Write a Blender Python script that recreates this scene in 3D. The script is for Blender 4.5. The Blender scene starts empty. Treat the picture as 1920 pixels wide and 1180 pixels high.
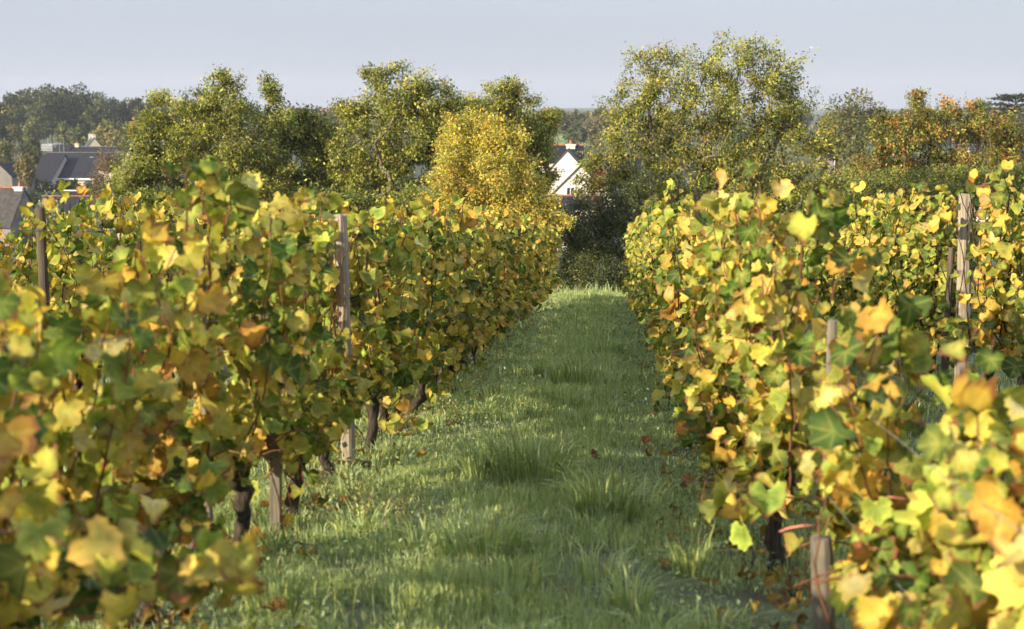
import bpy, math, random
import numpy as np
from math import radians, sin, cos, pi

# ------------------------------------------------------------------ camera, sky, sun, exposure
SC = bpy.context.scene
COL = SC.collection
CAMZ = 1.45
FPX = 2667.0                       # focal length in photo pixels (50 mm on 36 mm, 1920 wide)
YAW = radians(4.0)
PIT = math.atan((590 - 205) / FPX)
cd = bpy.data.cameras.new('camera')
cam = bpy.data.objects.new('camera', cd)
COL.objects.link(cam)
cam.location = (0, 0, CAMZ)
cam.rotation_euler = (pi / 2 - PIT, 0, YAW)
cd.lens = 50.0
cd.sensor_width = 36.0
cd.clip_start = 0.05
cd.clip_end = 8000
cd.dof.use_dof = True
cd.dof.focus_distance = 17.0
cd.dof.aperture_fstop = 3.3
SC.camera = cam

SUN_AZ = radians(50)               # from straight behind the camera towards the left
SUN_EL = radians(16)
TO_SUN = np.array([-sin(SUN_AZ) * cos(SUN_EL), -cos(SUN_AZ) * cos(SUN_EL), sin(SUN_EL)])
W = bpy.data.worlds.new('World')
SC.world = W
W.use_nodes = True
wn, wl = W.node_tree.nodes, W.node_tree.links
bg = wn['Background']
sky = wn.new('ShaderNodeTexSky')
sky.sky_type = 'NISHITA'
sky.sun_disc = False
sky.sun_elevation = SUN_EL
sky.sun_rotation = math.atan2(TO_SUN[0], TO_SUN[1])
sky.altitude = 50
sky.air_density = 1.0
sky.dust_density = 2.5
sky.ozone_density = 1.5
hs = wn.new('ShaderNodeMixRGB')     # thin even autumn overcast veil over the blue
hs.inputs[0].default_value = 0.84
hs.inputs[2].default_value = (3.45, 3.75, 4.45, 1)
wl.new(sky.outputs[0], hs.inputs[1])
tcw = wn.new('ShaderNodeTexCoord'); sxw = wn.new('ShaderNodeSeparateXYZ'); wl.new(tcw.outputs['Generated'], sxw.inputs[0])
mrw = wn.new('ShaderNodeMapRange'); wl.new(sxw.outputs[2], mrw.inputs[0])       # overhead sky, out of view, brightened to add fill light
mrw.inputs[1].default_value = 0.06; mrw.inputs[2].default_value = 0.9; mrw.inputs[3].default_value = 1.0; mrw.inputs[4].default_value = 2.1
nzw = wn.new('ShaderNodeTexNoise'); nzw.inputs['Scale'].default_value = 1.0; nzw.inputs['Detail'].default_value = 5
mpw = wn.new('ShaderNodeMapping'); mpw.inputs['Scale'].default_value = (3, 3, 16); wl.new(tcw.outputs['Generated'], mpw.inputs[0]); wl.new(mpw.outputs[0], nzw.inputs['Vector'])
mr2 = wn.new('ShaderNodeMapRange'); wl.new(nzw.outputs['Fac'], mr2.inputs[0]); mr2.inputs[1].default_value = 0.3; mr2.inputs[2].default_value = 0.7
mr2.inputs[3].default_value = 0.98; mr2.inputs[4].default_value = 1.035
muw = wn.new('ShaderNodeMath'); muw.operation = 'MULTIPLY'; wl.new(mrw.outputs[0], muw.inputs[0]); wl.new(mr2.outputs[0], muw.inputs[1])
vsw = wn.new('ShaderNodeVectorMath'); vsw.operation = 'SCALE'; wl.new(hs.outputs[0], vsw.inputs[0]); wl.new(muw.outputs[0], vsw.inputs['Scale'])
wl.new(vsw.outputs[0], bg.inputs[0])
bg.inputs[1].default_value = 0.090
ld = bpy.data.lights.new('sun', 'SUN')
ld.energy = 5.0
ld.angle = radians(0.7)
ld.color = (1.0, 0.85, 0.61)
sun = bpy.data.objects.new('sun', ld)
COL.objects.link(sun)
from mathutils import Vector, Matrix
sun.rotation_euler = Vector(-TO_SUN).to_track_quat('-Z', 'Y').to_euler()
SC.view_settings.view_transform = 'Standard'
SC.view_settings.look = 'None'
SC.view_settings.exposure = 0.93
SC.view_settings.gamma = 1.0
SC.render.engine = 'CYCLES'
SC.cycles.max_bounces = 6
SC.cycles.diffuse_bounces = 3
SC.cycles.transmission_bounces = 4
SC.cycles.volume_bounces = 0
SC.cycles.use_adaptive_sampling = True
SC.cycles.adaptive_threshold = 0.035
SC.cycles.sample_clamp_indirect = 6.0

# ------------------------------------------------------------------ helpers
rng = np.random.default_rng(7)
_f = np.array([-sin(YAW) * cos(PIT), cos(YAW) * cos(PIT), -sin(PIT)])
_r = np.array([cos(YAW), sin(YAW), 0.0])
_u = np.cross(_r, _f)


def P(px, py, y):
    """a place y metres ahead, measured off the photograph"""
    v = _f + _r * (px - 960) / FPX - _u * (py - 590) / FPX
    v = v * y / v[1]
    return np.array([v[0], v[1], v[2] + CAMZ])


def H(x, y):
    """terrain height"""
    x = np.asarray(x, float); y = np.asarray(y, float)
    d = np.interp(y, [-60, 0, 40, 62, 110, 160, 220, 300, 420, 600, 900, 1500, 2600],
                  [0.2, 1.45, 5.25, 7.3, 11.2, 13.8, 15.6, 16.0, 13.5, 9.5, 7.0, 4.0, -0.5])
    near = np.clip((60 - y) / 20, 0, 1)
    z = CAMZ - d + 0.05 * np.clip(x - 1.2, 0, 8) * near
    z = z + near * (0.025 * np.sin(x * 2.1 + 0.7 * np.sin(y * 0.9)) * np.sin(y * 1.3 + 1) + 0.03 * np.exp(-((x + 0.45) / 0.5) ** 2))
    far = np.clip((y - 700) / 900, 0, 1)
    z = z + far * (3 * np.sin(x * 0.004 + 1.0) + 2.5 * np.sin(x * 0.011 + 2.2) - 3)
    return z


def h1(x, y):
    return float(H(x, y))


def mesh_np(name, verts, tris, cols=None, luv=None, smooth=False, mat=None):
    me = bpy.data.meshes.new(name)
    verts = np.ascontiguousarray(verts, dtype=np.float32)
    tris = np.ascontiguousarray(tris, dtype=np.int32)
    k = tris.shape[1]
    me.vertices.add(len(verts)); me.vertices.foreach_set('co', verts.ravel())
    me.loops.add(tris.size); me.loops.foreach_set('vertex_index', tris.ravel())
    me.polygons.add(len(tris)); me.polygons.foreach_set('loop_start', np.arange(len(tris), dtype=np.int32) * k)
    if smooth:
        me.polygons.foreach_set('use_smooth', np.ones(len(tris), dtype=bool))
    if cols is not None:
        c = np.ones((len(verts), 4), np.float32); c[:, :cols.shape[1]] = cols
        a = me.color_attributes.new('col', 'FLOAT_COLOR', 'POINT'); a.data.foreach_set('color', c.ravel())
    if luv is not None:
        a = me.attributes.new('luv', 'FLOAT_VECTOR', 'POINT'); a.data.foreach_set('vector', np.ascontiguousarray(luv, np.float32).ravel())
    me.update(calc_edges=True)
    if mat: me.materials.append(mat)
    return me


def link(name, me, parent=None, loc=None):
    o = bpy.data.objects.new(name, me)
    COL.objects.link(o)
    if parent: o.parent = parent
    if loc is not None: o.location = loc
    return o


def tag(o, label=None, cat=None, group=None, kind=None):
    if label: o['label'] = label
    if cat: o['category'] = cat
    if group: o['group'] = group
    if kind: o['kind'] = kind
    return o


def thing(name, loc, label, cat, group=None):
    o = bpy.data.objects.new(name, None)
    COL.objects.link(o); o.location = loc; o.empty_display_size = 0.2
    return tag(o, label, cat, group)


class MB:
    """collects quads and triangles"""
    def __init__(s): s.v = []; s.f = []
    def add(s, v, f):
        n = len(s.v); s.v += [tuple(map(float, p)) for p in v]; s.f += [tuple(i + n for i in q) for q in f]; return s
    def box(s, c, d, rz=0.0):
        cx, cy, cz = c; dx, dy, dz = [t / 2 for t in d]; ca, sa = cos(rz), sin(rz)
        v = []
        for z in (-dz, dz):
            for x, y in ((-dx, -dy), (dx, -dy), (dx, dy), (-dx, dy)):
                v.append((cx + x * ca - y * sa, cy + x * sa + y * ca, cz + z))
        return s.add(v, [(3, 2, 1, 0), (4, 5, 6, 7), (0, 1, 5, 4), (1, 2, 6, 5), (2, 3, 7, 6), (3, 0, 4, 7)])
    def tube(s, pts, radii, n=8, cap=True, jit=0.0, rg=None):
        pts = np.asarray(pts, float); m = len(pts); rings = []
        ref = np.array([0.31, 0.95, 0.05])
        for i in range(m):
            t = pts[min(i + 1, m - 1)] - pts[max(i - 1, 0)]
            t /= np.linalg.norm(t) + 1e-9
            a = np.cross(t, ref); la = np.linalg.norm(a)
            if la < 0.15: a = np.cross(t, np.array([1.0, 0, 0])); la = np.linalg.norm(a)
            a /= la; b = np.cross(t, a)
            th = np.arange(n) / n * 2 * pi
            r = radii[i] * (1 + (jit * rg.standard_normal(n) if rg is not None else 0))
            rings.append(pts[i] + (np.cos(th) * r)[:, None] * a + (np.sin(th) * r)[:, None] * b if rg is None
                         else pts[i] + (np.cos(th) * r)[:, None] * a + (np.sin(th) * r)[:, None] * b)
        v = np.concatenate(rings); f = []
        for i in range(m - 1):
            for k in range(n):
                f.append((i * n + k, i * n + (k + 1) % n, (i + 1) * n + (k + 1) % n, (i + 1) * n + k))
        if cap:
            f.append(tuple(range(n))[::-1]); f.append(tuple((m - 1) * n + k for k in range(n)))
        return s.add(v, f)
    def build(s, name, mat, parent=None, smooth=False, bevel=0.0):
        me = bpy.data.meshes.new(name); me.from_pydata(s.v, [], s.f); me.update()
        if smooth:
            me.polygons.foreach_set('use_smooth', np.ones(len(s.f), dtype=bool))
        if mat: me.materials.append(mat)
        o = link(name, me, parent)
        if bevel:
            b = o.modifiers.new('bevel', 'BEVEL'); b.width = bevel; b.segments = 2; b.limit_method = 'ANGLE'
        return o


# ------------------------------------------------------------------ materials
def newmat(name):
    m = bpy.data.materials.new(name); m.use_nodes = True
    nt = m.node_tree; return m, nt.nodes, nt.links, nt.nodes['Principled BSDF']


def leaf_mat(name, trans=0.35, rough=0.5, spec=0.3, veins=False, tint=(1.0, 1.08, 0.55), tgain=1.3):
    m, n, l, b = newmat(name)
    at = n.new('ShaderNodeAttribute'); at.attribute_name = 'col'
    colour = at.outputs['Color']
    if veins:
        uv = n.new('ShaderNodeAttribute'); uv.attribute_name = 'luv'
        sp = n.new('ShaderNodeSeparateXYZ'); l.new(uv.outputs['Vector'], sp.inputs[0])
        def math_(op, a, b_=None, c=None):
            q = n.new('ShaderNodeMath'); q.operation = op
            for i, v in enumerate((a, b_, c)):
                if v is None: continue
                if isinstance(v, (int, float)): q.inputs[i].default_value = v
                else: l.new(v, q.inputs[i])
            return q.outputs[0]
        ax = math_('ABSOLUTE', sp.outputs[0])
        best = None
        for ang in (0.0, 0.85, 1.75):
            across = math_('ABSOLUTE', math_('SUBTRACT', math_('MULTIPLY', ax, cos(ang)), math_('MULTIPLY', sp.outputs[1], sin(ang))))
            along = math_('ADD', math_('MULTIPLY', ax, sin(ang)), math_('MULTIPLY', sp.outputs[1], cos(ang)))
            pen = math_('MULTIPLY', math_('LESS_THAN', along, 0.0), 5.0)
            q = math_('ADD', across, pen)
            best = q if best is None else math_('MINIMUM', best, q)
        mr = n.new('ShaderNodeMapRange'); l.new(best, mr.inputs[0])
        mr.inputs[1].default_value = 0.012; mr.inputs[2].default_value = 0.05
        mr.inputs[3].default_value = 0.26; mr.inputs[4].default_value = 0.0
        mix = n.new('ShaderNodeMixRGB'); l.new(mr.outputs[0], mix.inputs[0]); l.new(colour, mix.inputs[1])
        mix.inputs[2].default_value = (0.42, 0.40, 0.10, 1)
        # blotches that belong to the turning leaf
        nz = n.new('ShaderNodeTexNoise'); nz.inputs['Scale'].default_value = 3.2; nz.inputs['Detail'].default_value = 3
        l.new(uv.outputs['Vector'], nz.inputs['Vector'])
        r2 = n.new('ShaderNodeMapRange'); l.new(nz.outputs['Fac'], r2.inputs[0])
        r2.inputs[1].default_value = 0.62; r2.inputs[2].default_value = 0.74; r2.inputs[4].default_value = 0.75
        mix2 = n.new('ShaderNodeMixRGB'); l.new(r2.outputs[0], mix2.inputs[0]); l.new(mix.outputs[0], mix2.inputs[1])
        mix2.inputs[2].default_value = (0.20, 0.085, 0.03, 1)
        r3 = n.new('ShaderNodeMapRange'); l.new(nz.outputs['Fac'], r3.inputs[0])
        r3.inputs[1].default_value = 0.3; r3.inputs[2].default_value = 0.6; r3.inputs[3].default_value = 0.72; r3.inputs[4].default_value = 1.15
        mix3 = n.new('ShaderNodeVectorMath'); mix3.operation = 'SCALE'
        l.new(mix2.outputs[0], mix3.inputs[0]); l.new(r3.outputs[0], mix3.inputs['Scale'])
        colour = mix3.outputs[0]
        ln = math_('SQRT', math_('ADD', math_('MULTIPLY', sp.outputs[0], sp.outputs[0]), math_('MULTIPLY', sp.outputs[1], sp.outputs[1])))
        ln = math_('ADD', ln, math_('MULTIPLY', math_('SUBTRACT', nz.outputs['Fac'], 0.5), 0.5))
        r4 = n.new('ShaderNodeMapRange'); l.new(ln, r4.inputs[0]); r4.inputs[1].default_value = 0.44; r4.inputs[2].default_value = 0.54
        crisp = math_('MULTIPLY', r4.outputs[0], math_('GREATER_THAN', math_('FRACT', math_('MULTIPLY', sp.outputs[2], 0.371)), 0.62))
        mix4 = n.new('ShaderNodeMixRGB'); l.new(crisp, mix4.inputs[0]); l.new(colour, mix4.inputs[1]); mix4.inputs[2].default_value = (0.22, 0.095, 0.035, 1)
        colour = mix4.outputs[0]
        bp = n.new('ShaderNodeBump'); bp.inputs['Strength'].default_value = 0.35; bp.inputs['Distance'].default_value = 0.004
        n2 = n.new('ShaderNodeTexNoise'); n2.inputs['Scale'].default_value = 9; l.new(uv.outputs['Vector'], n2.inputs['Vector'])
        l.new(n2.outputs['Fac'], bp.inputs['Height']); l.new(bp.outputs[0], b.inputs['Normal'])
    l.new(colour, b.inputs['Base Color'])
    b.inputs['Roughness'].default_value = rough
    b.inputs['Specular IOR Level'].default_value = spec
    tr = n.new('ShaderNodeBsdfTranslucent')
    tc = n.new('ShaderNodeVectorMath'); tc.operation = 'MULTIPLY'; l.new(colour, tc.inputs[0])
    tc.inputs[1].default_value = tuple(t * tgain for t in tint)
    l.new(tc.outputs[0], tr.inputs['Color'])
    ms = n.new('ShaderNodeMixShader'); ms.inputs[0].default_value = trans
    l.new(b.outputs[0], ms.inputs[1]); l.new(tr.outputs[0], ms.inputs[2])
    l.new(ms.outputs[0], n['Material Output'].inputs['Surface'])
    return m


def noise_mat(name, c1, c2, scale=(8, 8, 8), rough=0.85, bump=0.4, detail=6, c3=None, spec=0.3, bdist=0.01, lo=0.35, hi=0.65):
    m, n, l, b = newmat(name)
    tc = n.new('ShaderNodeTexCoord'); mp = n.new('ShaderNodeMapping'); mp.inputs['Scale'].default_value = scale
    l.new(tc.outputs['Object'], mp.inputs[0])
    nz = n.new('ShaderNodeTexNoise'); nz.inputs['Scale'].default_value = 1.0; nz.inputs['Detail'].default_value = detail
    nz.inputs['Roughness'].default_value = 0.65
    l.new(mp.outputs[0], nz.inputs['Vector'])
    cr = n.new('ShaderNodeValToRGB'); l.new(nz.outputs['Fac'], cr.inputs[0])
    cr.color_ramp.elements[0].position = lo; cr.color_ramp.elements[0].color = (*c1, 1)
    cr.color_ramp.elements[1].position = hi; cr.color_ramp.elements[1].color = (*c2, 1)
    if c3:
        e = cr.color_ramp.elements.new(min(0.98, hi + 0.12)); e.color = (*c3, 1)
    l.new(cr.outputs[0], b.inputs['Base Color'])
    b.inputs['Roughness'].default_value = rough; b.inputs['Specular IOR Level'].default_value = spec
    if bump:
        bp = n.new('ShaderNodeBump'); bp.inputs['Strength'].default_value = bump; bp.inputs['Distance'].default_value = bdist
        l.new(nz.outputs['Fac'], bp.inputs['Height']); l.new(bp.outputs[0], b.inputs['Normal'])
    return m


M = {}
M['vine_leaf'] = leaf_mat('vine_leaf', 0.30, 0.62, 0.2, veins=True)
M['tree_leaf'] = leaf_mat('tree_leaf', 0.28, 0.5, 0.28)
M['far_leaf'] = leaf_mat('far_leaf', 0.15, 0.7, 0.15)
M['grass'] = leaf_mat('grass_blade', 0.30, 0.5, 0.3, tint=(1.0, 1.1, 0.6), tgain=1.2)
M['bark'] = noise_mat('vine_bark', (0.012, 0.009, 0.008), (0.085, 0.066, 0.05), (70, 70, 9), 0.95, 0.9, bdist=0.012)
M['cane'] = noise_mat('vine_cane', (0.09, 0.035, 0.018), (0.22, 0.10, 0.05), (30, 30, 8), 0.6, 0.2)
M['post'] = noise_mat('weathered_wood', (0.15, 0.125, 0.095), (0.40, 0.34, 0.26), (55, 55, 2.2), 0.9, 0.7, bdist=0.006)
M['post_dark'] = noise_mat('dark_wood', (0.045, 0.034, 0.026), (0.13, 0.10, 0.075), (50, 50, 2.5), 0.9, 0.6, bdist=0.006)
M['stake'] = noise_mat('grey_stake_wood', (0.09, 0.08, 0.065), (0.22, 0.19, 0.15), (60, 60, 3), 0.9, 0.5, bdist=0.005)
M['wire'] = noise_mat('galvanised_wire', (0.10, 0.10, 0.10), (0.25, 0.25, 0.25), (20, 20, 20), 0.5, 0)
M['tree_bark'] = noise_mat('tree_bark', (0.07, 0.06, 0.042), (0.26, 0.22, 0.16), (14, 14, 4), 0.95, 0.6, bdist=0.03)
M['pale_bark'] = noise_mat('pale_bark', (0.28, 0.25, 0.20), (0.58, 0.54, 0.46), (9, 9, 14), 0.85, 0.3)
M['slate'] = noise_mat('slate', (0.017, 0.018, 0.024), (0.032, 0.033, 0.041), (3.5, 3.5, 6), 0.8, 0.3, bdist=0.02, spec=0.12)
M['slate_pale'] = noise_mat('pale_slate', (0.05, 0.053, 0.065), (0.075, 0.08, 0.093), (3, 3, 6), 0.8, 0.2, spec=0.15)
M['slate_moss'] = noise_mat('lichened_slate', (0.035, 0.033, 0.036), (0.075, 0.068, 0.062), (2.6, 2.6, 2.6), 0.8, 0.3, c3=(0.22, 0.20, 0.15), lo=0.4, hi=0.62)
M['render_white'] = noise_mat('white_render', (0.68, 0.64, 0.57), (0.80, 0.76, 0.69), (0.8, 0.8, 0.5), 0.9, 0.05)
M['render_cream'] = noise_mat('cream_render', (0.52, 0.44, 0.33), (0.62, 0.54, 0.42), (0.8, 0.8, 0.5), 0.9, 0.05)
M['render_grey'] = noise_mat('grey_render', (0.36, 0.33, 0.31), (0.46, 0.43, 0.40), (0.8, 0.8, 0.5), 0.9, 0.05)
M['render_darkened'] = noise_mat('darkened_render', (0.17, 0.16, 0.15), (0.23, 0.215, 0.20), (0.8, 0.8, 0.5), 0.9, 0.05)  # grey render darkened, with the shade of the left gables put into its colour
M['ridge'] = noise_mat('terracotta', (0.30, 0.10, 0.05), (0.45, 0.18, 0.10), (4, 4, 4), 0.85, 0.2)
M['ridge_dark'] = noise_mat('dark_ridge_tile', (0.10, 0.10, 0.11), (0.2, 0.2, 0.21), (3, 3, 3), 0.8, 0.1)
M['white_paint'] = noise_mat('white_paint', (0.72, 0.72, 0.72), (0.82, 0.82, 0.82), (2, 2, 2), 0.5, 0)
M['brown_paint'] = noise_mat('brown_paint', (0.09, 0.04, 0.025), (0.13, 0.06, 0.04), (2, 2, 2), 0.6, 0)
M['dark_glass'] = noise_mat('dark_glass', (0.02, 0.022, 0.025), (0.035, 0.037, 0.04), (2, 2, 2), 0.12, 0, spec=0.6)
M['green_mesh'] = noise_mat('green_mesh', (0.010, 0.045, 0.035), (0.018, 0.065, 0.05), (3, 3, 3), 0.8, 0)
M['metal'] = noise_mat('grey_metal', (0.28, 0.29, 0.31), (0.36, 0.37, 0.39), (2, 2, 2), 0.45, 0)
M['pink'] = noise_mat('pink_twine', (0.60, 0.20, 0.14), (0.72, 0.30, 0.22), (40, 40, 40), 0.7, 0)
M['stone'] = noise_mat('pale_stone', (0.35, 0.33, 0.30), (0.55, 0.52, 0.48), (20, 20, 20), 0.9, 0.3)


def ground_mat():
    m, n, l, b = newmat('ground_soil_and_turf')
    tc = n.new('ShaderNodeTexCoord')
    nz = n.new('ShaderNodeTexNoise'); nz.inputs['Scale'].default_value = 2.2; nz.inputs['Detail'].default_value = 9; nz.inputs['Roughness'].default_value = 0.7
    l.new(tc.outputs['Object'], nz.inputs['Vector'])
    cr = n.new('ShaderNodeValToRGB'); l.new(nz.outputs['Fac'], cr.inputs[0])
    e = cr.color_ramp.elements; e[0].position = 0.36; e[0].color = (0.040, 0.026, 0.018, 1)
    e[1].position = 0.50; e[1].color = (0.085, 0.105, 0.045, 1)
    x = e.new(0.7); x.color = (0.12, 0.16, 0.07, 1)
    n2 = n.new('ShaderNodeTexNoise'); n2.inputs['Scale'].default_value = 0.012; n2.inputs['Detail'].default_value = 3
    l.new(tc.outputs['Object'], n2.inputs['Vector'])
    c2 = n.new('ShaderNodeValToRGB'); l.new(n2.outputs['Fac'], c2.inputs[0])
    e = c2.color_ramp.elements; e[0].position = 0.5; e[0].color = (0.04, 0.055, 0.022, 1)
    e[1].position = 0.66; e[1].color = (0.10, 0.13, 0.045, 1)
    sp = n.new('ShaderNodeSeparateXYZ'); l.new(tc.outputs['Object'], sp.inputs[0])
    mr = n.new('ShaderNodeMapRange'); l.new(sp.outputs[1], mr.inputs[0]); mr.inputs[1].default_value = 50; mr.inputs[2].default_value = 120
    mx = n.new('ShaderNodeMixRGB'); l.new(mr.outputs[0], mx.inputs[0]); l.new(cr.outputs[0], mx.inputs[1]); l.new(c2.outputs[0], mx.inputs[2])
    l.new(mx.outputs[0], b.inputs['Base Color']); b.inputs['Roughness'].default_value = 0.95
    bp = n.new('ShaderNodeBump'); bp.inputs['Strength'].default_value = 0.8; bp.inputs['Distance'].default_value = 0.05
    l.new(nz.outputs['Fac'], bp.inputs['Height']); l.new(bp.outputs[0], b.inputs['Normal'])
    return m


M['ground'] = ground_mat()

# ------------------------------------------------------------------ ground
tx = np.sinh(np.linspace(-7.2, 7.2, 181)) / np.sinh(7.2) * 1700
ty = np.concatenate([np.linspace(-14, 0, 15), np.linspace(0.25, 48, 190), 48 + np.geomspace(0.5, 2550, 120)])
GX, GY = np.meshgrid(tx, ty)
GV = np.stack([GX.ravel(), GY.ravel(), H(GX, GY).ravel()], 1)
nx_, ny_ = len(tx), len(ty)
ii, jj = np.meshgrid(np.arange(nx_ - 1), np.arange(ny_ - 1))
a0 = (jj * nx_ + ii).ravel()
GF = np.stack([a0, a0 + 1, a0 + nx_ + 1, a0 + nx_], 1)
tag(link('ground', mesh_np('ground', GV, GF, smooth=True, mat=M['ground'])), kind='structure')


# ------------------------------------------------------------------ leaf batches
def norm(a):
    return a / (np.linalg.norm(a, axis=-1, keepdims=True) + 1e-9)


def grape_template(nr, inner):
    """five lobed, toothed leaf outline; petiole at the origin, tip along +y, about 1 across"""
    th = np.linspace(-pi, pi, nr, endpoint=False) + pi / nr
    r = np.zeros(nr)
    for a, w, k in ((0, 0.72, 0.62), (1.0, 0.70, 0.59), (-1.0, 0.70, 0.59), (1.95, 0.75, 0.55), (-1.95, 0.75, 0.55)):
        r = np.maximum(r, k * np.exp(-((th - a) / w) ** 2 * 0.5))
    r = np.maximum(r, 0.44)
    r *= np.where(np.abs(th) > 2.8, 0.5, 1.0)
    if nr > 20:
        r *= 1 + 0.055 * np.where(np.arange(nr) % 2 == 0, 1, -1)
    rim = np.stack([np.sin(th) * r, np.cos(th) * r, 0 * r], 1)
    if inner:
        v = np.concatenate([[[0, 0, 0]], rim * 0.55, rim])
        rad = np.concatenate([[0], np.full(nr, 0.55), np.ones(nr)])
        f = []
        for i in range(nr):
            j = (i + 1) % nr
            f += [(0, 1 + j, 1 + i), (1 + i, 1 + j, 1 + nr + i), (1 + j, 1 + nr + j, 1 + nr + i)]
    else:
        v = np.concatenate([[[0, 0, 0]], rim]); rad = np.concatenate([[0], np.ones(nr)])
        f = [(0, 1 + (i + 1) % nr, 1 + i) for i in range(nr)]
    return v, np.array(f), rad


GT = {0: grape_template(30, True), 1: grape_template(15, False), 2: grape_template(9, False)}
QT = (np.array([[0, 0, 0], [0.30, 0.5, 0.06], [0, 1, 0], [-0.30, 0.5, 0.06]]), np.array([[0, 1, 2], [0, 2, 3]]), np.array([0, .5, 1, .5]))


def leaf_batch(tmpl, pos, tip, nrm, size, c0, c1, curl=0.5, rg=rng):
    v, f, rad = tmpl; N = len(pos); K = len(v)
    tip = norm(tip); nrm = norm(nrm - (nrm * tip).sum(1, keepdims=True) * tip); sid = np.cross(tip, nrm)
    L = np.repeat(v[None], N, 0).copy()
    x, y = L[:, :, 0], L[:, :, 1]
    a = rg.normal(0, curl, (N, 1)) + curl * 0.6; b = rg.normal(0, curl, (N, 1)) - curl * 0.3; c = rg.normal(0, curl * 0.7, (N, 1))
    ph = rg.uniform(0, 6.28, (N, 1)); am = rg.uniform(0, 0.12, (N, 1)) * min(1, curl * 2)
    L[:, :, 2] += a * x * x - b * y * y + c * x * y + am * np.sin(4 * np.arctan2(x, y) + ph) * rad[None] ** 2 + 0.12 * curl * np.abs(x)
    S = np.broadcast_to(np.asarray(size, float), (N,)).reshape(N, 1, 1)
    W_ = pos[:, None] + S * (L[:, :, 0:1] * sid[:, None] + L[:, :, 1:2] * tip[:, None] + L[:, :, 2:3] * nrm[:, None])
    F_ = (f[None] + (np.arange(N) * K)[:, None, None]).reshape(-1, 3)
    t = (rad[None, :, None] ** 1.6)
    C = c0[:, None] * (1 - t) + c1[:, None] * t
    UV = np.concatenate([np.repeat(v[None, :, :2], N, 0), np.repeat(rg.uniform(0, 90, (N, 1, 1)), K, 1)], 2)
    return W_.reshape(-1, 3), F_, C.reshape(-1, 3), UV.reshape(-1, 3)


# ------------------------------------------------------------------ vines
GREEN = np.array([0.095, 0.150, 0.022]); DEEP = np.array([0.045, 0.082, 0.014]); LIME = np.array([0.32, 0.34, 0.060])
YELLOW = np.array([0.52, 0.40, 0.075]); GOLD = np.array([0.52, 0.33, 0.05]); PALE = np.array([0.52, 0.43, 0.20])
ORANGE = np.array([0.40, 0.20, 0.035]); BROWN = np.array([0.15, 0.055, 0.028]); RED = np.array([0.20, 0.03, 0.02])
KINDS = [(GREEN, DEEP), (GREEN, LIME), (LIME, GREEN), (LIME, YELLOW), (YELLOW, LIME), (YELLOW, GOLD), (PALE, YELLOW), (GOLD, ORANGE), (ORANGE, BROWN), (BROWN, RED)]


def vine_colors(n, mean, rg, spread=1.45):
    k = np.clip(np.round(np.where(rg.random(n) < 0.36, rg.normal(0.7, 0.8, n), rg.normal(mean + 0.3, spread, n))), 0, np.where(rg.random(n) < 0.12, 9, 7)).astype(int)
    A = np.array([q[0] for q in KINDS])[k]; B = np.array([q[1] for q in KINDS])[k]
    j = rg.normal(0.97, 0.2, (n, 1)); h = rg.normal(1, 0.07, (n, 3))
    return np.clip(A * j * h, 0.01, 0.8), np.clip(B * j * h, 0.01, 0.8)


def cane_path(rg, start, direc, length, top, step=0.061, wander=0.22, droop=1.0):
    p = np.array(start, float); d = np.array(direc, float); d /= np.linalg.norm(d); pts = [p.copy()]
    n = max(3, int(length / step))
    for i in range(n):
        d = d + rg.normal(0, wander, 3) * 0.5
        if p[2] > top: d = d + np.array([0.10 * np.sign(d[0] + 1e-3), 0, -0.55 * droop])
        elif i < n * 0.6: d[2] += 0.10
        d[0] -= 0.25 * p[0] * (abs(p[0]) > 0.22)
        d /= np.linalg.norm(d); p = p + d * step; pts.append(p.copy())
    return np.array(pts)


ORD = ['zeroth', 'first', 'second', 'third', 'fourth', 'fifth', 'sixth', 'seventh', 'eighth', 'ninth', 'tenth', 'eleventh', 'twelfth',
       'thirteenth', 'fourteenth', 'fifteenth', 'sixteenth', 'seventeenth', 'eighteenth', 'nineteenth', 'twentieth', 'twenty-first',
       'twenty-second', 'twenty-third', 'twenty-fourth', 'twenty-fifth', 'twenty-sixth', 'twenty-seventh', 'twenty-eighth',
       'twenty-ninth', 'thirtieth', 'thirty-first', 'thirty-second', 'thirty-third', 'thirty-fourth', 'thirty-fifth']


CLEAR = []      # pruned gaps in the foliage round the posts: end a, end b, radius


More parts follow.
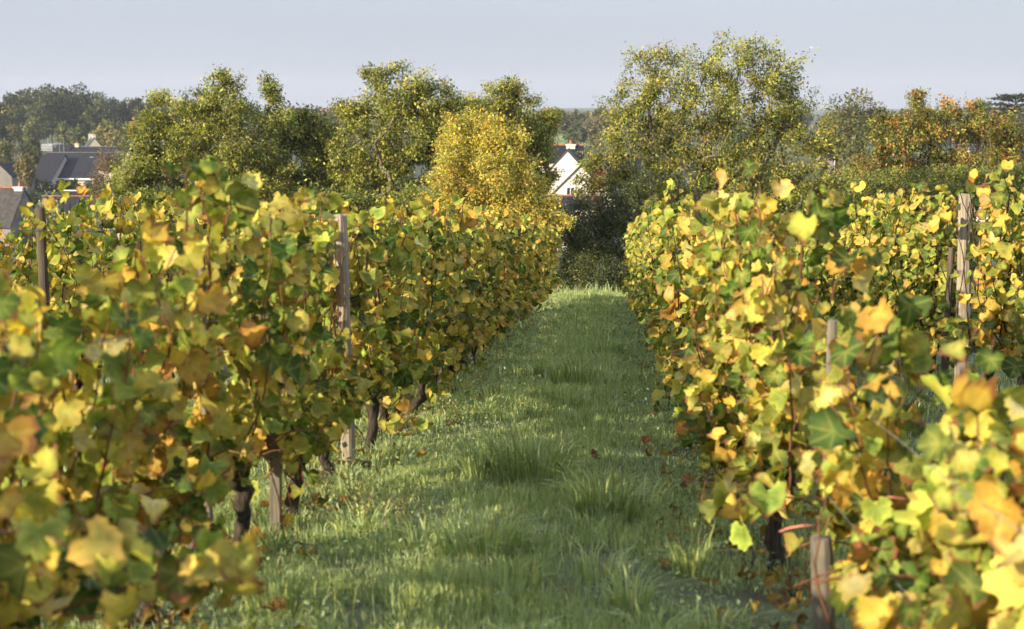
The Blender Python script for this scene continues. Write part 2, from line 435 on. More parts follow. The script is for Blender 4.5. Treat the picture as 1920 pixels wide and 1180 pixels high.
def make_vine(x, y, top, mean, label, seed, lod, group, ncane=12, extra=(), head=0.40, leafsize=0.087, dens=1.0, spacing=1.1, lean=0.0, low=0.25, capx=(0.36, 0.36)):
    """top = height of the hedge above the vine's own ground"""
    rg = np.random.default_rng(seed)
    gz = h1(x, y)
    root = thing('grapevine', (x, y, gz), label, 'grapevine', group)
    tb = MB()
    lx, ly = rg.normal(0, 0.05), rg.normal(0, 0.08)
    zs = np.linspace(-0.05, head, 9)
    pts = np.stack([lx * np.sin(zs * 5), ly * np.sin(zs * 4) , zs], 1) + rg.normal(0, 0.008, (9, 3))
    rad = np.interp(zs, [-0.05, 0.05, head * 0.6, head], [0.046, 0.031, 0.027, 0.043]) * rg.uniform(0.85, 1.2)
    tb.tube(pts, rad, 10 if lod < 2 else 6, jit=0.2, rg=rg)
    hd = pts[-1]
    for s in (-1, 1):
        q = [hd + np.array([0, 0, -0.02]), hd + np.array([rg.normal(0, .03), s * 0.16, 0.06]), hd + np.array([rg.normal(0, .04), s * 0.34, 0.10 + rg.normal(0, .03)]), hd + np.array([rg.normal(0, .03), s * 0.5, 0.10])]
        tb.tube(q, [0.042, 0.03, 0.022, 0.012], 7 if lod < 2 else 5, jit=0.12, rg=rg)
    paths = []
    for i in range(ncane):
        u = (i + 0.5) / ncane * 2 - 1 + rg.normal(0, 0.06)
        st = np.array([hd[0] + rg.normal(0, 0.03), u * 0.5 * spacing, hd[2] + 0.06 + rg.normal(0, 0.03)])
        side = 1 if i % 2 else -1
        d = np.array([side * abs(rg.normal(0.16, 0.14)) + lean, rg.normal(0, 0.25), 1.0])
        ln = (top - st[2]) * rg.uniform(0.75, 1.22) + 0.06
        paths.append(cane_path(rg, st, d, ln, top))
    for i in range(int(round(ncane * low))):                     # low shoots hanging into the lane and the next row
        st = np.array([hd[0], rg.uniform(-0.5, 0.5) * spacing, hd[2] + 0.05])
        d = np.array([rg.choice([-1, 1]) * 1.0, rg.normal(0, 0.4), 0.45])
        paths.append(cane_path(rg, st, d, rg.uniform(0.3, 0.55), st[2] + 0.06, droop=0.6))
    for i in range((3 if x < 0 else 2) if low > 0.5 else 1):                        # suckers from the old wood
        st = np.array([hd[0], rg.uniform(-0.4, 0.4) * spacing, rg.uniform(0.08, 0.36)])
        paths.append(cane_path(rg, st, np.array([rg.choice([-1, 1]) * 0.7, rg.normal(0, 0.5), 0.7]), rg.uniform(0.18, 0.35), 0.5, droop=0.6))
    for k_, q in enumerate(paths):                                # shoots are trimmed where the hedge is trimmed
        bad = np.where((q[:, 0] > capx[1] + 0.02) | (q[:, 0] < -capx[0] - 0.02) | (q[:, 2] > top + 0.02))[0]
        if len(bad): paths[k_] = q[:max(3, bad[0])]
    for i in range((2 if x < 0 else 2) if (low > 0.5 and y < 16) else 0):   # tired shoots hanging to the grass
        sd = rg.choice([-1, 1, 1]); u = rg.uniform(-0.5, 0.5) * spacing; zb_ = rg.uniform(0.06, 0.22)
        q = np.array([[0, u, hd[2] + 0.12], [sd * 0.10, u + rg.normal(0, .05), hd[2] + 0.14], [sd * 0.19, u + rg.normal(0, .08), hd[2]], [sd * 0.22, u + rg.normal(0, .1), zb_]])
        t_ = np.linspace(0, 3, 9); paths.append(np.stack([np.interp(t_, np.arange(4), q[:, k]) for k in range(3)], 1) + rg.normal(0, .008, (9, 3)))
    means = list(rg.normal(mean, 0.9, len(paths)))
    nw = 0 if (x > 0 and x < 2 and y < 6.5) else (2 if rg.random() < 0.75 else 1)                           # a few loose shoots stand above the trimmed top
    for i in range(nw):
        st = np.array([rg.normal(0, 0.12), rg.uniform(-0.5, 0.5) * spacing, top - 0.3]); ps = [st]
        for k in range(5): ps.append(ps[-1] + np.array([rg.normal(0, .025), rg.normal(0, .03), rg.uniform(0.05, 0.095)]))
        paths.append(np.array(ps)); means.append(mean + rg.normal(0.3, 1.0))
    for e in extra:                                              # shoots read one by one off the photo: points, colour
        q = np.array([np.asarray(t, float) - np.array([x, y, gz]) for t in e[0]])
        s = np.linspace(0, len(q) - 1, max(5, int(np.linalg.norm(np.diff(q, axis=0), axis=1).sum() / 0.06)))
        q2 = np.stack([np.interp(s, np.arange(len(q)), q[:, k]) for k in range(3)], 1)
        paths.append(q2 + rg.normal(0, 0.006, q2.shape)); means.append(e[1])
    pos, out, cm, ex = [], [], [], []
    for pi_, (q, cmn) in enumerate(zip(paths, means)):
        rr = np.linspace(0.0055, 0.0025, len(q)) * (1 if lod < 2 else 1.3)
        if lod == 0:
            cb = MB(); cb.tube(q, rr, 5); cb.build('cane', M['cane'], root, smooth=True)
        else:
            qs = q[::2] if lod == 1 else q[::3]
            if len(qs) > 1: tb.tube(qs, np.linspace(0.0065, 0.003, len(qs)), 4, cap=False)
        n = len(q)
        for k in range(1, n):
            for rep in range(2 if rg.random() < 0.66 * dens else 1):
                if rg.random() > dens * (0.75 if q[k][2] < 0.5 else 1.0): continue
                s = 1 if (k + rep) % 2 else -1
                o = np.array([s * 0.8 + 0.5 * np.sign(q[k][0]) + rg.normal(0, 0.5), rg.normal(0, 0.8), rg.normal(0.1, 0.45)])
                o /= np.linalg.norm(o)
                pos.append(q[k] + o * rg.uniform(0.03, 0.11)); out.append(o); cm.append(cmn); ex.append(pi_ >= len(paths) - len(extra) - nw)
    pos = np.array(pos); out = np.array(out); cm = np.array(cm); ex = np.array(ex); n = len(pos)
    ok = (pos[:, 2] < top - 0.03 + rg.normal(0, 0.04, n)) & (pos[:, 0] < capx[1] + rg.normal(0, 0.05, n)) & (pos[:, 0] > -capx[0] + rg.normal(0, 0.05, n)) | ex
    wp_ = pos + np.array([x, y, gz])
    for a_, b_, r_ in CLEAR:
        ab = b_ - a_; t_ = np.clip(((wp_ - a_) @ ab) / (ab @ ab), 0, 1); dd = np.linalg.norm(wp_ - a_ - t_[:, None] * ab, axis=1)
        ok &= (dd > r_) | (rg.random(n) < 0.08)
    pos, out, cm = pos[ok], out[ok], cm[ok]; n = len(pos)
    sx = np.sign(pos[:, 0] + rg.normal(0, 0.10, n))[:, None]
    nrm = out * 0.55 + np.concatenate([sx * 0.55, np.full((n, 1), -0.12), np.full((n, 1), 0.30)], 1) + 0.6 * TO_SUN + rg.normal(0, 0.42, (n, 3))
    tip = np.array([0, 0, -1.0])[None] * 0.85 + out * 0.45 + rg.normal(0, 0.38, (n, 3))
    size = np.clip(rg.normal(leafsize, 0.026, n), 0.04, 0.16)
    c0, c1 = vine_colors(n, cm, rg)
    V, F_, C, UV = leaf_batch(GT[lod], pos, tip, nrm, size, c0, c1, 0.8, rg)
    tb.build('trunk', M['bark'], root, smooth=True)
    link('foliage', mesh_np('foliage', V, F_, C, UV, smooth=(lod == 0), mat=M['vine_leaf']), root)
    return root


def lod_of(y):
    return 0 if y < 9.6 else (1 if y < 19 else 2)


XL, XR, XR2, XL2 = -1.69, 0.71, 3.11, -4.09
topL = lambda y: np.interp(y, [3, 4, 6.4, 8.2, 9.3, 11.3, 18, 31, 38], [.60, .52, .50, .60, .76, .80, 1.38, 2.48, 3.2])
topR = lambda y: np.interp(y, [3, 3.6, 4.2, 6.3, 7.6, 12.5, 20.4, 38], [.74, .73, .72, .63, .57, .80, 1.42, 3.15])
topR2 = lambda y: np.interp(y, [8, 11.3, 12.9, 15.3, 21.4, 40], [.40, .48, .78, .84, 1.66, 3.3])
topL2 = lambda y: np.interp(y, [8, 10, 11.5, 20, 40], [.62, .66, .72, 1.5, 3.4])
colL = lambda y: np.interp(y, [3, 5, 7, 8.5, 12, 20, 30, 38], [4.4, 4.0, 3.3, 2.4, 3.7, 3.9, 3.9, 4.4])
colR = lambda y: np.interp(y, [3, 5, 7, 10, 16, 38], [4.2, 4.0, 3.6, 3.1, 2.7, 2.5])

def clear(px, py0, py1, y, r, back):
    for py in np.linspace(py0, py1, 7):
        a = P(px, py, y); CLEAR.append((a, P(px, py, y - back), r))


clear(650, 398, 610, 8.95, 0.115, 2.0)
clear(655, 640, 660, 8.95, 0.06, 1.0)
clear(883, 500, 545, 17.2, 0.13, 1.6)
clear(1806, 355, 560, 12.85, 0.13, 2.2)
clear(1770, 430, 540, 12.95, 0.06, 0.6)
clear(74, 386, 392, 9.95, 0.05, 0.6)
clear(74, 446, 474, 9.95, 0.06, 0.6)
clear(512, 835, 1010, 6.83, 0.10, 1.4)
clear(1528, 970, 1180, 4.62, 0.09, 1.0)

# -- row left of the lane
exL = {}
exL[5.03] = [
    ([P(345, 520, 5.5), P(352, 430, 5.45), P(350, 370, 5.4), P(345, 330, 5.4), P(362, 318, 5.4)], 3.0),
    ([P(395, 520, 5.5), P(392, 430, 5.5), P(388, 380, 5.5), P(382, 330, 5.5), P(368, 318, 5.5)], 3.6),
    ([P(430, 520, 5.6), P(420, 440, 5.6), P(432, 380, 5.6), P(440, 345, 5.6)], 2.6),
]
exL[8.33] = [([P(598, 460, 8.2), P(600, 410, 8.2), P(604, 372, 8.2)], 6.0)]
exL[2.83] = [
    ([P(-60, 1000, 3.0), P(60, 985, 3.0), P(150, 1030, 2.95), P(190, 1080, 2.95)], 2.2),
    ([P(-60, 900, 3.2), P(40, 1000, 3.1), P(80, 1110, 3.1)], 5.0),
    ([P(-60, 1050, 3.3), P(150, 1060, 3.2), P(300, 1090, 3.2), P(400, 1060, 3.2)], 2.0),
    ([P(100, 1150, 3.2), P(240, 1100, 3.2), P(370, 1040, 3.2), P(395, 1110, 3.2)], 2.4),
]
ys = [2.83, 3.93] + [5.03 + 1.1 * k for k in range(30)]
for i, y in enumerate(ys):
    y = round(y, 2)
    g = CAMZ - h1(XL, y)
    top = float(g - topL(y)) + (0.06 if i % 3 == 0 else -0.05)
    if y == 2.83: top = 0.95
    m = float(colL(y)) + random.Random(i).uniform(-0.5, 0.5)
    look = 'yellow and orange leaves' if m > 3.9 else ('mixed green and gold leaves' if m > 2.6 else 'mostly green leaves')
    make_vine(XL + 0.04 * sin(i * 2.3), y, top, m, 'grapevine with %s, %s in the row left of the lane' % (look, ORD[i + 1]),
              100 + i, lod_of(y), 'grapevines in the row left of the grass lane', extra=exL.get(y, ()), dens=1.0 if y < 25 else 0.9, ncane=13 if y < 20 else 11,
              low=0.9 if y < 7 else 0.8, capx=(0.40, float(np.interp(y, [3, 8, 12, 37], [0.30, 0.24, 0.34, 0.5]))))

# -- row right of the lane
exR = {}
exR[6.19] = [([P(1500, 520, 5.7), P(1508, 440, 5.7), P(1512, 395, 5.7), P(1520, 355, 5.7)], 1.2),
             ([P(1535, 480, 5.7), P(1530, 420, 5.7), P(1530, 385, 5.7)], 1.0),
             ([P(1560, 560, 5.3), P(1590, 500, 5.3), P(1600, 470, 5.3)], 6.5)]
exR[7.29] = [([P(1385, 450, 7.2), P(1378, 390, 7.2), P(1380, 340, 7.2)], 4.8), ([P(1425, 430, 7.0), P(1420, 380, 7.0), P(1425, 330, 7.0)], 6.4)]
exR[4.75] = [([P(1560, 1200, 4.45), P(1538, 1120, 4.4), P(1528, 1050, 4.4), P(1535, 980, 4.4), P(1552, 905, 4.4)], 6.2),
             ([P(1660, 1060, 4.4), P(1690, 1000, 4.4), P(1650, 930, 4.4), P(1610, 830, 4.4), P(1600, 780, 4.4)], 5.6),
             ([P(1470, 980, 5.0), P(1430, 960, 5.0), P(1390, 930, 5.0), P(1385, 960, 5.0)], 3.2)]
ysR = [3.55, 4.75, 6.19] + [7.29 + 1.1 * k for k in range(28)]
for i, y in enumerate(ysR):
    y = round(y, 2)
    xx = {3.55: 0.98, 4.75: 0.90, 6.19: 0.74}.get(y, XR + 0.04 * sin(i * 1.7))
    g = CAMZ - h1(xx, y)
    top = float(g - topR(y)) + (0.05 if i % 3 == 1 else -0.04)
    m = float(colR(y)) + random.Random(50 + i).uniform(-0.5, 0.5)
    look = 'yellow and orange leaves' if m > 3.6 else ('lime and gold leaves' if m > 2.8 else 'lime green leaves')
    make_vine(xx, y, top, m, 'grapevine with %s, %s in the row right of the lane' % (look, ORD[i + 1]),
              300 + i, lod_of(y), 'grapevines in the row right of the grass lane', extra=exR.get(y, ()), ncane=14 if y < 20 else 12,
              head=0.30 if y == 4.75 else 0.42, low=0.8, lean=-0.01, capx=(float(np.interp(y, [3, 6, 12, 37], [0.34, 0.26, 0.26, 0.4])), float(np.interp(y, [3, 6, 9, 37], [0.22, 0.24, 0.34, 0.45]))))

# -- next rows out on both sides
ysR2 = [8.6 + 1.1 * k for k in range(26)]
for i, y in enumerate(ysR2):
    if abs(y - 12.9) < 0.4: y += 0.25
    g = CAMZ - h1(XR2, y)
    m = 2.6 + random.Random(150 + i).uniform(-0.7, 0.9) + (0.9 if y < 12.3 else 0)
    make_vine(XR2, y, float(g - topR2(y)), m, 'grapevine in the second row right of the lane, %s from the front' % ORD[i + 1], 500 + i,
              1 if y < 17 else 2, 'grapevines in the second row on the right', ncane=13)
ysL2 = [10.6 + 1.1 * k for k in range(16)]
for i, y in enumerate(ysL2):
    g = CAMZ - h1(XL2, y)
    m = 3.6 + random.Random(250 + i).uniform(-0.7, 0.7) - (1.2 if i > 6 else 0)
    make_vine(XL2, y, float(g - topL2(y)), m, 'grapevine in the second row left of the lane, %s from the dark post' % ORD[i + 1], 600 + i,
              1 if y < 16 else 2, 'grapevines in the second row on the left', ncane=12)
for i in range(7):
    y = 14.2 + 1.15 * i
    make_vine(-6.5, y, 1.55, 5.0, 'orange gold grapevine in the third row left of the lane, %s from the front' % ORD[i + 1], 650 + i, 2,
              'grapevines in the third row on the left', ncane=12)


# ------------------------------------------------------------------ posts, stakes, wires, ties
def post(name, x, y, hgt, r, mat, label, group=None, leanx=0.0, leany=0.0, sides=14, seed=0, square=False, cat='post'):
    rg = np.random.default_rng(900 + seed); z = h1(x, y); b = MB()
    zs = np.linspace(-0.1, hgt, 12)
    if square:
        th = np.array([45, 135, 225, 315]) * pi / 180; n = 4
    else:
        th = np.arange(sides) / sides * 2 * pi; n = sides
    prof = 1 + (rg.normal(0, 0.05, n) if not square else 0)
    v = []
    for k, q in enumerate(zs):
        rr = r * prof * (1 + 0.03 * rg.standard_normal() + (0.08 * sin(q * 5 + seed) if not square else 0) * 0.4)
        if k == len(zs) - 1: rr = rr * 0.93
        for t in range(n):
            v.append((leanx * q + cos(th[t]) * rr[t] if not np.isscalar(rr) else leanx * q + cos(th[t]) * rr,
                      leany * q + sin(th[t]) * (rr[t] if not np.isscalar(rr) else rr), q + (rg.normal(0, 0.004) if k == len(zs) - 1 else 0)))
    f = []
    for k in range(len(zs) - 1):
        for t in range(n): f.append((k * n + t, k * n + (t + 1) % n, (k + 1) * n + (t + 1) % n, (k + 1) * n + t))
    top0 = (len(zs) - 1) * n
    v.append((leanx * hgt, leany * hgt, hgt + 0.006)); c = len(v) - 1
    for t in range(n): f.append((top0 + t, top0 + (t + 1) % n, c))
    b.add(v, f)
    o = b.build(name, M[mat], None, smooth=False, bevel=0.0)
    o.location = (x, y, z)
    return tag(o, label, cat, group)


PG = 'trellis posts in the vine rows'
post('trellis_post', XL, 8.95, CAMZ - 0.665 - h1(XL, 8.95), 0.046, 'post', 'tall weathered round post standing in the left row, shadowed on its right', PG, -0.02, seed=1)
post('trellis_post', XL, 17.2, 1.62, 0.043, 'post', 'half hidden grey post deep in the left row, second beyond the tall weathered one', PG, 0.01, seed=2)
post('trellis_post', XL, 25.4, 1.6, 0.045, 'post', 'post buried in leaves near the far end of the left row', PG, 0.0, seed=3)
post('trellis_post', 3.16, 12.85, CAMZ - 0.745 - h1(3.16, 12.85), 0.056, 'post', 'tall sunlit cracked wooden post in the second row on the right', PG, -0.022, seed=4)
post('trellis_post', XL2, 9.95, CAMZ - 0.70 - h1(XL2, 9.95), 0.034, 'post_dark', 'dark brown post rising among leaves at the far left edge', PG, 0.0, seed=5)
post('trellis_post', XR + 0.12, 5.35, 1.15, 0.018, 'stake', 'thin grey post inside the near leaves of the right row', PG, 0.0, seed=6)
post('trellis_post', XR, 14.3, 1.66, 0.042, 'post', 'post hidden in the middle of the right row', PG, 0.0, seed=7)
post('trellis_post', XR, 23.0, 1.66, 0.042, 'post', 'post hidden toward the far end of the right row', PG, 0.0, seed=8)
post('trellis_post', XR2, 17.1, 1.75, 0.022, 'stake', 'slim grey metal-like rod in the second right row left of the sunlit post', PG, 0.0, seed=9)
post('trellis_post', XL, 5.75, 1.38, 0.017, 'stake', 'slim blue grey rod among the near leaves of the left row', PG, 0.0, seed=10)
SG = 'short vine stakes'
post('vine_stake', XL + 0.02, 6.83, 0.50, 0.036, 'stake', 'short square weathered stake at the left edge of the grass', SG, 0.02, seed=11, square=True, cat='stake')
post('vine_stake', XR + 0.02, 4.62, 0.47, 0.037, 'stake', 'short thick grey stake at the foot of the nearest right vines', SG, -0.06, seed=12, square=False, cat='stake')
post('vine_stake', XL - 0.03, 5.6, 0.30, 0.03, 'stake', 'short round stake behind leaves at lower left', SG, 0.0, seed=13, square=False, cat='stake')
post('vine_stake', 3.02, 12.95, 1.35, 0.028, 'post_dark', 'dark leaning stake just left of the sunlit cracked post', SG, 0.02, seed=14, cat='stake')
post('vine_stake', XL + 0.03, 13.6, 0.45, 0.03, 'stake', 'small stake beside an old trunk further down the left row', SG, 0.0, seed=15, square=True, cat='stake')


def wire(x, y0, y1, hgt, label, group, r=0.0022):
    yy = np.arange(y0, y1, 0.8); b = MB()
    zz = H(np.full_like(yy, x), yy) + hgt - 0.015 * np.abs(np.sin(yy * pi / 4.15))
    b.tube(np.stack([np.full_like(yy, x) + 0.01 * np.sin(yy), yy, zz], 1), np.full(len(yy), r), 5)
    tag(b.build('trellis_wire', M['wire'], None, smooth=True), label, 'wire', group)


WG = 'trellis wires along the rows'
wire(XL + 0.03, 2.2, 37, 0.62, 'lower galvanised wire strung along the row left of the lane', WG)
wire(XL + 0.03, 2.2, 37, 1.12, 'upper galvanised wire strung along the row left of the lane', WG)
wire(XR + 0.07, 2.4, 37, 0.56, 'lower galvanised wire strung along the row right of the lane', WG, 0.0014)
wire(XR + 0.10, 2.4, 37, 0.92, 'upper galvanised wire strung along the row right of the lane', WG, 0.0014)
wire(XR2 - 0.05, 8.0, 37, 0.66, 'lower wire strung along the second row on the right', WG)
wire(XR2 - 0.05, 8.0, 37, 1.15, 'upper wire strung along the second row on the right', WG)
wire(XL2 + 0.04, 7.0, 27, 1.05, 'middle wire running to the dark post at far left', WG, 0.003)
wire(XL2 + 0.04, 7.0, 27, 1.56, 'top wire running to the dark post at far left', WG, 0.004)


def tie(pts, label):
    b = MB(); q = np.array(pts); s = np.linspace(0, len(q) - 1, 9)
    q2 = np.stack([np.interp(s, np.arange(len(q)), q[:, k]) for k in range(3)], 1)
    b.tube(q2, np.full(9, 0.003), 6)
    tag(b.build('vine_tie', M['pink'], None, smooth=True), label, 'tie', 'pink plastic vine ties')


tie([P(1462, 997, 4.50), P(1480, 990, 4.46), P(1505, 986, 4.44), P(1530, 985, 4.47)], 'pink plastic tie looped to the short thick stake at lower right')
tie([P(1646, 933, 4.30), P(1668, 932, 4.28), P(1700, 936, 4.30)], 'pink plastic tie among yellow leaves above the knobbly trunk')


# ------------------------------------------------------------------ grass and weeds
def patch(x, y, s, ox=0.0):
    return (np.sin(x * 2.3 * s + ox) * np.cos(y * 1.7 * s + 1.3 * ox) + np.sin(x * 5.1 * s - y * 3.7 * s + ox) * 0.6 + np.sin(y * 6.3 * s + x * 1.9 * s) * 0.5) / 2.1


def blades(n, xr, yr, hmean, width, seed, density=None):
    rg = np.random.default_rng(seed)
    x = rg.uniform(*xr, n); y = rg.uniform(*yr, n)
    p = patch(x, y, 1.0, 0.4); p2 = patch(x, y, 2.6, 2.0)
    keep = rg.random(n) < np.clip(0.78 + 0.5 * p + 0.3 * p2, 0.12, 1)
    if density is not None: keep &= rg.random(n) < density(x, y)
    x, y, p, p2 = x[keep], y[keep], p[keep], p2[keep]; n = len(x)
    p3 = patch(x, y, 4.3, 7.0)
    hh = hmean * np.clip(rg.normal(1, 0.38, n), 0.25, 2.4) * (1 + 0.7 * np.clip(p, -0.6, 1) + 0.55 * np.clip(p3, -0.5, 1.2)) * np.where(np.abs(x + 0.4) < 0.45, 1.2, 0.9)
    return grow(rg, x, y, hh, width, p2)


def grow(rg, x, y, hh, width, p2, flop=0.55, base=None):
    n = len(x); z = H(x, y) - 0.01
    az = rg.uniform(0, 2 * pi, n) if base is None else base + rg.normal(0, 0.5, n)
    ben = rg.uniform(0.1, 1.0, n) * flop
    dx, dy = np.cos(az), np.sin(az)
    wx, wy = -dy, dx
    fa = rg.uniform(0, 2 * pi, n); wx, wy = np.cos(fa), np.sin(fa)
    w = width * rg.uniform(0.6, 1.4, n)
    b0 = np.stack([x, y, z], 1)
    m = b0 + np.stack([dx * ben * hh * 0.35, dy * ben * hh * 0.35, hh * 0.6], 1)
    t = b0 + np.stack([dx * ben * hh * 1.25, dy * ben * hh * 1.25, hh * (1.05 - 0.5 * ben)], 1)
    s = np.stack([wx * w, wy * w, 0 * w], 1)
    V = np.stack([b0 - s * 0.8, b0 + s * 0.8, m + s * 0.7, m - s * 0.7, t], 1)
    F_ = np.array([[0, 1, 2], [0, 2, 3], [3, 2, 4]])[None] + (np.arange(n) * 5)[:, None, None]
    g1 = np.array([0.21, 0.275, 0.09]); g2 = np.array([0.44, 0.52, 0.25]); g3 = np.array([0.56, 0.58, 0.19]); g4 = np.array([0.46, 0.39, 0.22])
    u = np.clip(rg.normal(0.45 + 0.25 * p2, 0.3, n), 0, 1)[:, None]
    c = g1 * (1 - u) + g2 * u
    q = rg.random(n)
    c = np.where((q < 0.12)[:, None], g3, c); c = np.where((q > 0.975)[:, None], g4, c)
    c = c * rg.normal(1, 0.12, (n, 1))
    C = np.repeat(c[:, None], 5, 1)
    return V.reshape(-1, 3), F_.reshape(-1, 3), C.reshape(-1, 3)


def cat_mesh(parts):
    V, F_, C, o = [], [], [], 0
    for v, f, c in parts:
        V.append(v); F_.append(f + o); C.append(c); o += len(v)
    return np.concatenate(V), np.concatenate(F_), np.concatenate(C)


bare = [(-0.05, 6.15, 0.17, 0.3), (0.30, 5.95, 0.12, 0.2), (-0.93, 5.2, 0.14, 0.16), (0.62, 5.35, 0.22, 0.35)]
def dens_near(x, y):
    d = np.ones_like(x)
    d *= 1 - 0.65 * np.exp(-((x - XR - 0.05) / 0.22) ** 2) - 0.4 * np.exp(-((x - XL) / 0.2) ** 2)
    for bx, by, rx, ry in bare: d *= 1 - 0.97 * np.exp(-(((x - bx) / rx / 1.3) ** 2 + ((y - by) / ry / 1.5) ** 2) ** 2)
    return d


lane = lambda x, y: np.where((x > XL - 0.2) & (x < XR + 0.25), 1.0, 0.45) * (1 - 0.55 * np.exp(-((x - XR - 0.05) / 0.22) ** 2) - 0.4 * np.exp(-((x - XL) / 0.2) ** 2))
parts = [
    blades(95000, (-2.3, 1.5), (4.3, 8.5), 0.062, 0.0026, 1, dens_near),
    blades(90000, (-2.3, 1.4), (8.0, 14), 0.062, 0.0032, 2, lane),
    blades(52000, (-2.2, 1.3), (13.5, 22), 0.068, 0.005, 3, lane),
    blades(46000, (-2.2, 1.3), (21.5, 42), 0.075, 0.008, 4, lane),
    blades(24000, (1.3, 4.2), (3.2, 16), 0.09, 0.004, 5),
    blades(16000, (-6.8, -2.1), (4, 16), 0.09, 0.004, 6),
    blades(16000, (-8, 9), (40, 60), 0.16, 0.012, 7),
]
rg = np.random.default_rng(60)                                   # unmown tufts all over the lane
for k in range(110):
    ty_ = 4.4 + 30 * rg.random() ** 1.6; tx_ = rg.uniform(XL + 0.1, XR - 0.05); nb = rg.integers(40, 130); tr_ = rg.uniform(0.05, 0.16); a = rg.uniform(0, 6.28, nb)
    rr = tr_ * np.sqrt(rg.random(nb))
    parts.append(grow(rg, tx_ + rr * np.cos(a), ty_ + rr * np.sin(a), rg.uniform(0.10, 0.19) * np.clip(rg.normal(1, .25, nb), .4, 1.5), 0.0026 + 0.0003 * ty_, rg.normal(rg.uniform(-1.2, 1.6), 0.4, nb), flop=0.8, base=a))
tag(link('grass', mesh_np('grass', *cat_mesh(parts), mat=M['grass'])), 'short dewy grass covering the lane between the vine rows', 'grass', kind='stuff')

# small-leaved ground cover of the lane edges
rg = np.random.default_rng(21)
n = 15000
gx = np.concatenate([rg.normal(XL + 0.42, 0.33, n // 2), rg.normal(XR - 0.28, 0.26, n // 2)]); gy = 4.3 + 30 * rg.random(n) ** 1.7
keep = patch(gx, gy, 1.6, 5) > -0.25
gx, gy = gx[keep], gy[keep]; n = len(gx)
gp = np.stack([gx, gy, H(gx, gy) + rg.uniform(0.01, 0.13, n)], 1)
gc = np.array([0.19, 0.25, 0.13]) * rg.normal(1, 0.2, (n, 1)) + np.array([0.06, 0.06, 0.02]) * rg.random((n, 1))
V, F_, C, UV = leaf_batch(QT, gp, rg.normal(0, 1, (n, 3)) + [0, 0, 0.2], rg.normal(0, 0.6, (n, 3)) + [0, 0, 1], 0.018 + 0.0012 * gy, gc, gc * 1.1, 0.3, rg)
tag(link('ground_cover', mesh_np('ground_cover', V, F_, C, mat=M['grass'])), 'small leaved weeds creeping along the foot of both vine rows', 'weeds', kind='stuff')

# brown fallen leaves and dry scraps below the vines
n = 1300; gx = np.concatenate([rg.normal(XL, 0.22, n // 2), rg.normal(XR + 0.05, 0.22, n // 2)]); gy = 3.5 + 30 * rg.random(n) ** 1.5
kk = rg.choice([3, 5, 7, 7, 8], n); cA = np.array([q[0] for q in KINDS])[kk] * 0.45; cB = np.array([q[1] for q in KINDS])[kk] * 0.45
V, F_, C, UV = leaf_batch(GT[1], np.stack([gx, gy, H(gx, gy) + rg.uniform(0.01, 0.07, n)], 1), rg.normal(0, 1, (n, 3)) * [1, 1, .3], rg.normal(0, .4, (n, 3)) + [0, 0, 1], rg.uniform(0.04, 0.085, n), cA, cB, 0.9, rg)
tag(link('leaf_litter', mesh_np('leaf_litter', V, F_, C, UV, mat=M['vine_leaf'])), 'brown and yellow leaf litter under the vine rows', 'leaf litter', kind='stuff')

# single tussocks one can tell apart
TG = 'coarse grass tussocks in the lane'
tus = [(P(1000, 905, 8.2), 0.40, 0.30, 420, 'broad dark grass tussock in the middle of the lane'),
       (P(905, 900, 8.3), 0.20, 0.25, 200, 'small dark tussock touching the broad one on its left'),
       (P(1130, 985, 7.2), 0.30, 0.26, 380, 'pale green grass tussock in front and right of the broad dark one'),
       (P(1075, 712, 14.2), 0.40, 0.30, 260, 'upright dark tussock further down the lane'),
       (P(905, 1075, 6.2), 0.34, 0.22, 420, 'low bright green tussock in the near lane'),
       (P(1140, 645, 18.5), 0.45, 0.26, 240, 'tussock catching light toward the far end of the lane')]
for i, (c, rad, hh, nb, lab) in enumerate(tus):
    rg = np.random.default_rng(700 + i)
    yy = c[1]
    for _ in range(6):                                            # slide along the sight line onto the ground
        yy = c[1]
    a = rg.uniform(0, 2 * pi, nb); rr = rad * 0.55 * np.sqrt(rg.random(nb))
    x = c[0] + rr * np.cos(a); y = yy + rr * np.sin(a)
    V, F_, C = grow(rg, x, y, hh * np.clip(rg.normal(1, 0.25, nb), 0.4, 1.5), 0.0042 + 0.0001 * yy, rg.normal(-0.5 if 'dark' in lab else 0.4, 0.4, nb), flop=0.85, base=a)
    if 'dark' in lab: C = C * 0.92
    o = np.array([c[0], yy, h1(c[0], yy)])
    tag(link('grass_tussock', mesh_np('grass_tussock', V - o, F_, C, mat=M['grass']), None, o), lab, 'grass tussock', TG)

